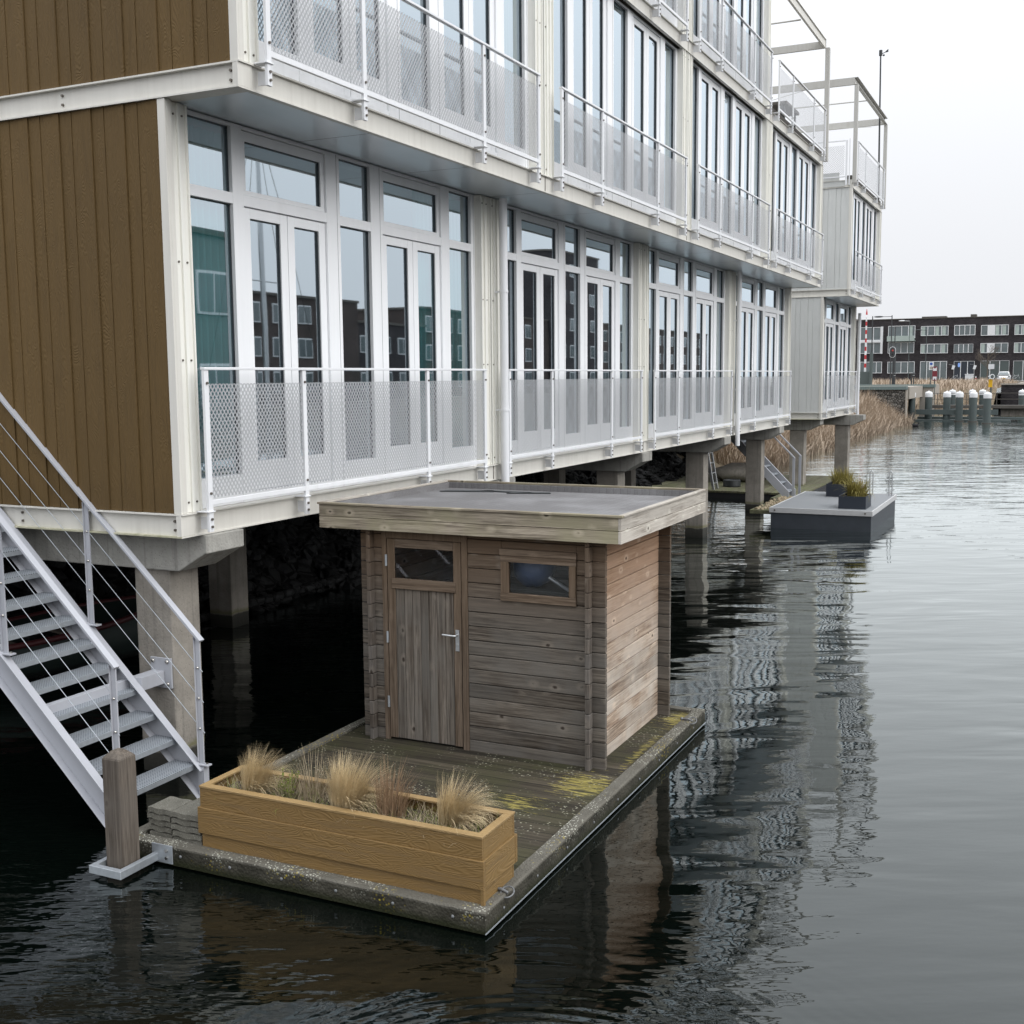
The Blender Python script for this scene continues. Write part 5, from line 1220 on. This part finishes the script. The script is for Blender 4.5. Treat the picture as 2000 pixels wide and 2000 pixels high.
# small striped bollard
t_ = thing('bollard', (-11.4, 172.5, 2.1), 'small red and white bollard on the kerb right of the white cabinet', 'bollard'); m = MB()
for i in range(4): m.cur = i % 2; m.tube([(-11.4, 172.5, 2.1 + i * .2), (-11.4, 172.5, 2.3 + i * .2)], .07, 8)
m.build('post', [M['red'], M['farwhite']], t_)
t_ = thing('guard_fence', (-4, 119.2, 2.34), 'thin dark railing along the top of the far quay wall', 'fence'); m = MB()
for zz in (2.55, 2.75): m.tube([(-5.5, 119.2, zz), (20, 119.2, zz)], .015, 4)
for i in range(14): m.tube([(-5.4 + i * 1.9, 119.2, 2.34), (-5.4 + i * 1.9, 119.2, 2.76)], .02, 4)
m.build('rails', M['black'], t_)
# bicycle, tiny, simplified to its outline
def bike(cx, cy, z, label, s=1.):
    b_ = thing('bicycle', (cx, cy, z), label, 'bicycle', 'bicycles outside the brick row')
    for u in (-.5, .5): m = MB(); m.tube([(cx + u + .33 * math.cos(i * .3927), cy, z + .34 + .33 * math.sin(i * .3927)) for i in range(17)], .018, 5, False); m.build('wheel', M['tyre'], b_)
    m = MB()
    for p_, q_ in (((-.5, .34), (-.15, .75)), ((-.15, .75), (.35, .8)), ((.35, .8), (.5, .34)), ((-.15, .75), (-.05, .3)), ((-.05, .3), (.35, .75)), ((-.5, .34), (-.05, .3)), ((.35, .8), (.33, 1.0)), ((-.15, .75), (-.18, .92))): m.tube([(cx + p_[0], cy, z + p_[1]), (cx + q_[0], cy, z + q_[1])], .02, 5)
    m.build('frame', M['alu'], b_); m = MB(); m.box(cx - .3, cx - .08, cy - .06, cy + .06, z + .92, z + .97); m.build('saddle', M['black'], b_); m = MB(); m.tube([(cx + .33, cy - .25, z + 1.0), (cx + .33, cy + .25, z + 1.0)], .015, 5); m.build('handlebar', M['black'], b_)
bike(-14.9, 182, 2.2, 'bicycle parked by the dark entrance below the cream flag'); bike(-6.7, 182.5, 2.2, 'bicycle leaning at the right edge of the brick row beside the white car')
# bare tree
def bare_tree(x, y, z, h, label, seed=1):
    t_ = thing('bare_tree', (x, y, z), label, 'tree'); q = random.Random(seed); tr = MB(); cr = MB()
    tr.tube([(x, y, z), (x + .05, y, z + h * .35), (x, y, z + h * .6)], [.10, .07, .05], 7)
    def br(p, d, l, r_, k):
        e = p + d * l; mid = p + d * l * .5 + Vector((q.uniform(-.05, .05), q.uniform(-.05, .05), .03)) * l; cr.tube([p, mid, e], [r_, r_ * .8, r_ * .55], 4, False)
        if k > 0:
            for i in range(3):
                nd = (d + Vector((q.uniform(-.7, .7), q.uniform(-.7, .7), q.uniform(-.1, .6)))).normalized(); br(p.lerp(e, q.uniform(.45, 1)), nd, l * q.uniform(.55, .75), r_ * .6, k - 1)
    for i in range(14):
        f = .3 + .65 * i / 14; p = Vector((x, y, z + h * f * .62)); a = q.uniform(0, 6.28); br(p, Vector((math.cos(a) * .8, math.sin(a) * .8, .7)).normalized(), h * .2 * (1.15 - f * .4), .03, 3)
    tr.build('trunk', M['pile'], t_); cr.build('crown', M['pile'], t_)
bare_tree(-9.7, 168, 2.1, 6.6, 'slender leafless tree in front of the brick row behind the signal mast')
# duck
D = thing('duck', (-8.55, 77.2, 0), 'small dark duck swimming between the mooring posts and the reeds', 'duck')
m = MB(); m.ball((-8.55, 77.2, .06), .19, .10, .09, 12, 8); m.ball((-8.73, 77.2, .09), .06, .04, .035, 8, 6); m.tube([(-8.42, 77.2, .09), (-8.38, 77.2, .19)], [.05, .035], 8); m.ball((-8.36, 77.2, .21), .05, .04, .04, 8, 6); m.tube([(-8.33, 77.2, .205), (-8.27, 77.2, .195)], [.018, .01], 6); m.build('body', M['dark'], D)

# ------------------------------------------------------------------ shore across the basin (seen only mirrored in the panes)
def opp(x, y0, y1, h, mat, label, floors, d=12, wm='farglass', z0=1.5):
    o = thing('waterfront_building', (x + d / 2, (y0 + y1) / 2, z0), label, 'apartment building', None)
    m = MB(); m.box(x, x + d, y0, y1, z0, h); m.build('wall', M[mat], o)
    m = MB(); m.box(x - .1, x + d + .1, y0 - .1, y1 + .1, h, h + .2); m.build('roof', M['rust'], o)
    for f in range(floors):
        zz = z0 + .9 + f * (h - z0 - .4) / floors; y = y0 + .9
        while y < y1 - 2.2:
            g = MB(); g.box(x - .06, x + .02, y, y + 1.7, zz, zz + 1.45); w_ = g.build('window', M['farwhite'], o)
            g = MB(); g.box(x - .08, x - .062, y + .09, y + .8, zz + .09, zz + 1.36); g.box(x - .08, x - .062, y + .9, y + 1.61, zz + .09, zz + 1.36); g.build('pane', M[wm], w_)
            y += 3.1
opp(40, 62.5, 81, 9.4, 'brick2', 'brown brick block on the opposite shore, the tall one with many windows', 3)
opp(40.5, 81.05, 93, 7.9, 'brick', 'lower dark brick block on the opposite shore', 2)
opp(41, 93.05, 122, 9.6, 'brick2', 'long brown brick block on the opposite shore', 3)
opp(40, 122.05, 135, 17.5, 'brick', 'tall dark corner block on the opposite shore', 5)
opp(42, 135.05, 190, 10, 'brick2', 'farthest brown brick block on the opposite shore', 3)
opp(14, 24.0, 33.6, 8.2, 'slate', 'grey-green waterside house facing the near block', 2, 8)
m = MB(); m.box(39, 200, 30, 420, -.4, 1.5); struct(m, 'opposite_shore', M['pave'])
m = MB(); m.box(13.9, 30, 24, 34, -.4, 1.5); struct(m, 'house_ground', M['pave'])
SB = boat('sailing_boat', (12.3, 32.2, .1), 8.5, 2.6, rad(85), (M['farwhite'], M['black'], M['pile']), 'moored sailing boat with a tall bare mast opposite the near block')
m = MB(); m.tube([(12., 32.25, .5), (12., 32.1, 12.6)], [.10, .08], 10); m.tube([(12., 31.2, 6.6), (12., 33.1, 6.6)], .025, 6); m.build('mast', M['alu'], SB)
m = MB()
for y_, z_ in ((28.3, .6), (36.3, .7), (31.2, 6.6), (33.1, 6.6)): m.tube([(12., y_, z_), (12., 32.1, 12.4)], .012, 4)
for y_ in (31.2, 33.1): m.tube([(12., y_, 6.6), (12.2, y_, .5)], .012, 4)
m.build('rigging', M['black'], SB)

# ================================================================== CAMERA, SKY, SUN
cd = bpy.data.cameras.new('camera'); cam = bpy.data.objects.new('camera', cd); COL.objects.link(cam); S.camera = cam
yaw, pit, rol = -.4466, .1161, -.0085
c, s_ = math.cos, math.sin
Rz = Matrix(((c(yaw), -s_(yaw), 0), (s_(yaw), c(yaw), 0), (0, 0, 1))); Rx = Matrix(((1, 0, 0), (0, c(pit), -s_(pit)), (0, s_(pit), c(pit))))
Bm = Matrix(((1, 0, 0), (0, 0, -1), (0, 1, 0))); Rr = Matrix(((c(rol), -s_(rol), 0), (s_(rol), c(rol), 0), (0, 0, 1)))
Mm = Rr @ Bm @ Rx @ Rz
rot = Matrix((Mm[0], -Mm[1], -Mm[2])).transposed()
cam.matrix_world = Matrix.Translation((0, 0, 3.3)) @ rot.to_4x4()
cd.sensor_width = 36; cd.lens = 2255.0654 / 2000 * 36; cd.clip_start = .1; cd.clip_end = 1500

SUN_EL, SUN_AZ = rad(36), rad(95)     # azimuth clockwise from +Y
w = bpy.data.worlds.new('World'); S.world = w; w.use_nodes = True; nt = w.node_tree; nt.nodes.clear()
sky = nt.nodes.new('ShaderNodeTexSky'); sky.sky_type = 'NISHITA'; sky.sun_disc = False; sky.sun_elevation = SUN_EL; sky.sun_rotation = SUN_AZ
sky.dust_density = 4; sky.air_density = 1
hs = nt.nodes.new('ShaderNodeHueSaturation'); hs.inputs['Saturation'].default_value = .12; nt.links.new(sky.outputs[0], hs.inputs['Color'])
mx = nt.nodes.new('ShaderNodeMix'); mx.data_type = 'RGBA'; mx.inputs[0].default_value = .95; nt.links.new(hs.outputs[0], mx.inputs[6]); 
# overcast sky: brighter towards the zenith than at the horizon
tc = nt.nodes.new('ShaderNodeTexCoord'); sx = nt.nodes.new('ShaderNodeSeparateXYZ'); nt.links.new(tc.outputs['Generated'], sx.inputs[0])
pw = nt.nodes.new('ShaderNodeMath'); pw.operation = 'POWER'; pw.use_clamp = True; nt.links.new(sx.outputs[2], pw.inputs[0]); pw.inputs[1].default_value = 1.7
gr = nt.nodes.new('ShaderNodeMix'); gr.data_type = 'RGBA'; nt.links.new(pw.outputs[0], gr.inputs[0]); gr.inputs[6].default_value = (8.8, 8.95, 9.3, 1); gr.inputs[7].default_value = (29, 30, 31.5, 1)
nt.links.new(gr.outputs[2], mx.inputs[7])
bg = nt.nodes.new('ShaderNodeBackground'); bg.inputs[1].default_value = .1; nt.links.new(mx.outputs[2], bg.inputs[0])
ow = nt.nodes.new('ShaderNodeOutputWorld'); nt.links.new(bg.outputs[0], ow.inputs[0])
ld = bpy.data.lights.new('sun', 'SUN'); ld.energy = 1.5; ld.angle = rad(50); ld.color = (1, .985, .96); lo = bpy.data.objects.new('sun', ld); COL.objects.link(lo)
dirv = Vector((math.sin(SUN_AZ) * math.cos(SUN_EL), math.cos(SUN_AZ) * math.cos(SUN_EL), math.sin(SUN_EL)))
lo.rotation_euler = dirv.to_track_quat('Z', 'Y').to_euler(); lo.location = dirv * 50
S.view_settings.view_transform = 'Standard'; S.view_settings.look = 'None'; S.view_settings.exposure = 0; S.view_settings.gamma = 1
S.render.engine = 'CYCLES'; S.cycles.use_denoising = True; S.cycles.max_bounces = 10; S.cycles.transparent_max_bounces = 24; S.cycles.caustics_reflective = False; S.cycles.caustics_refractive = False
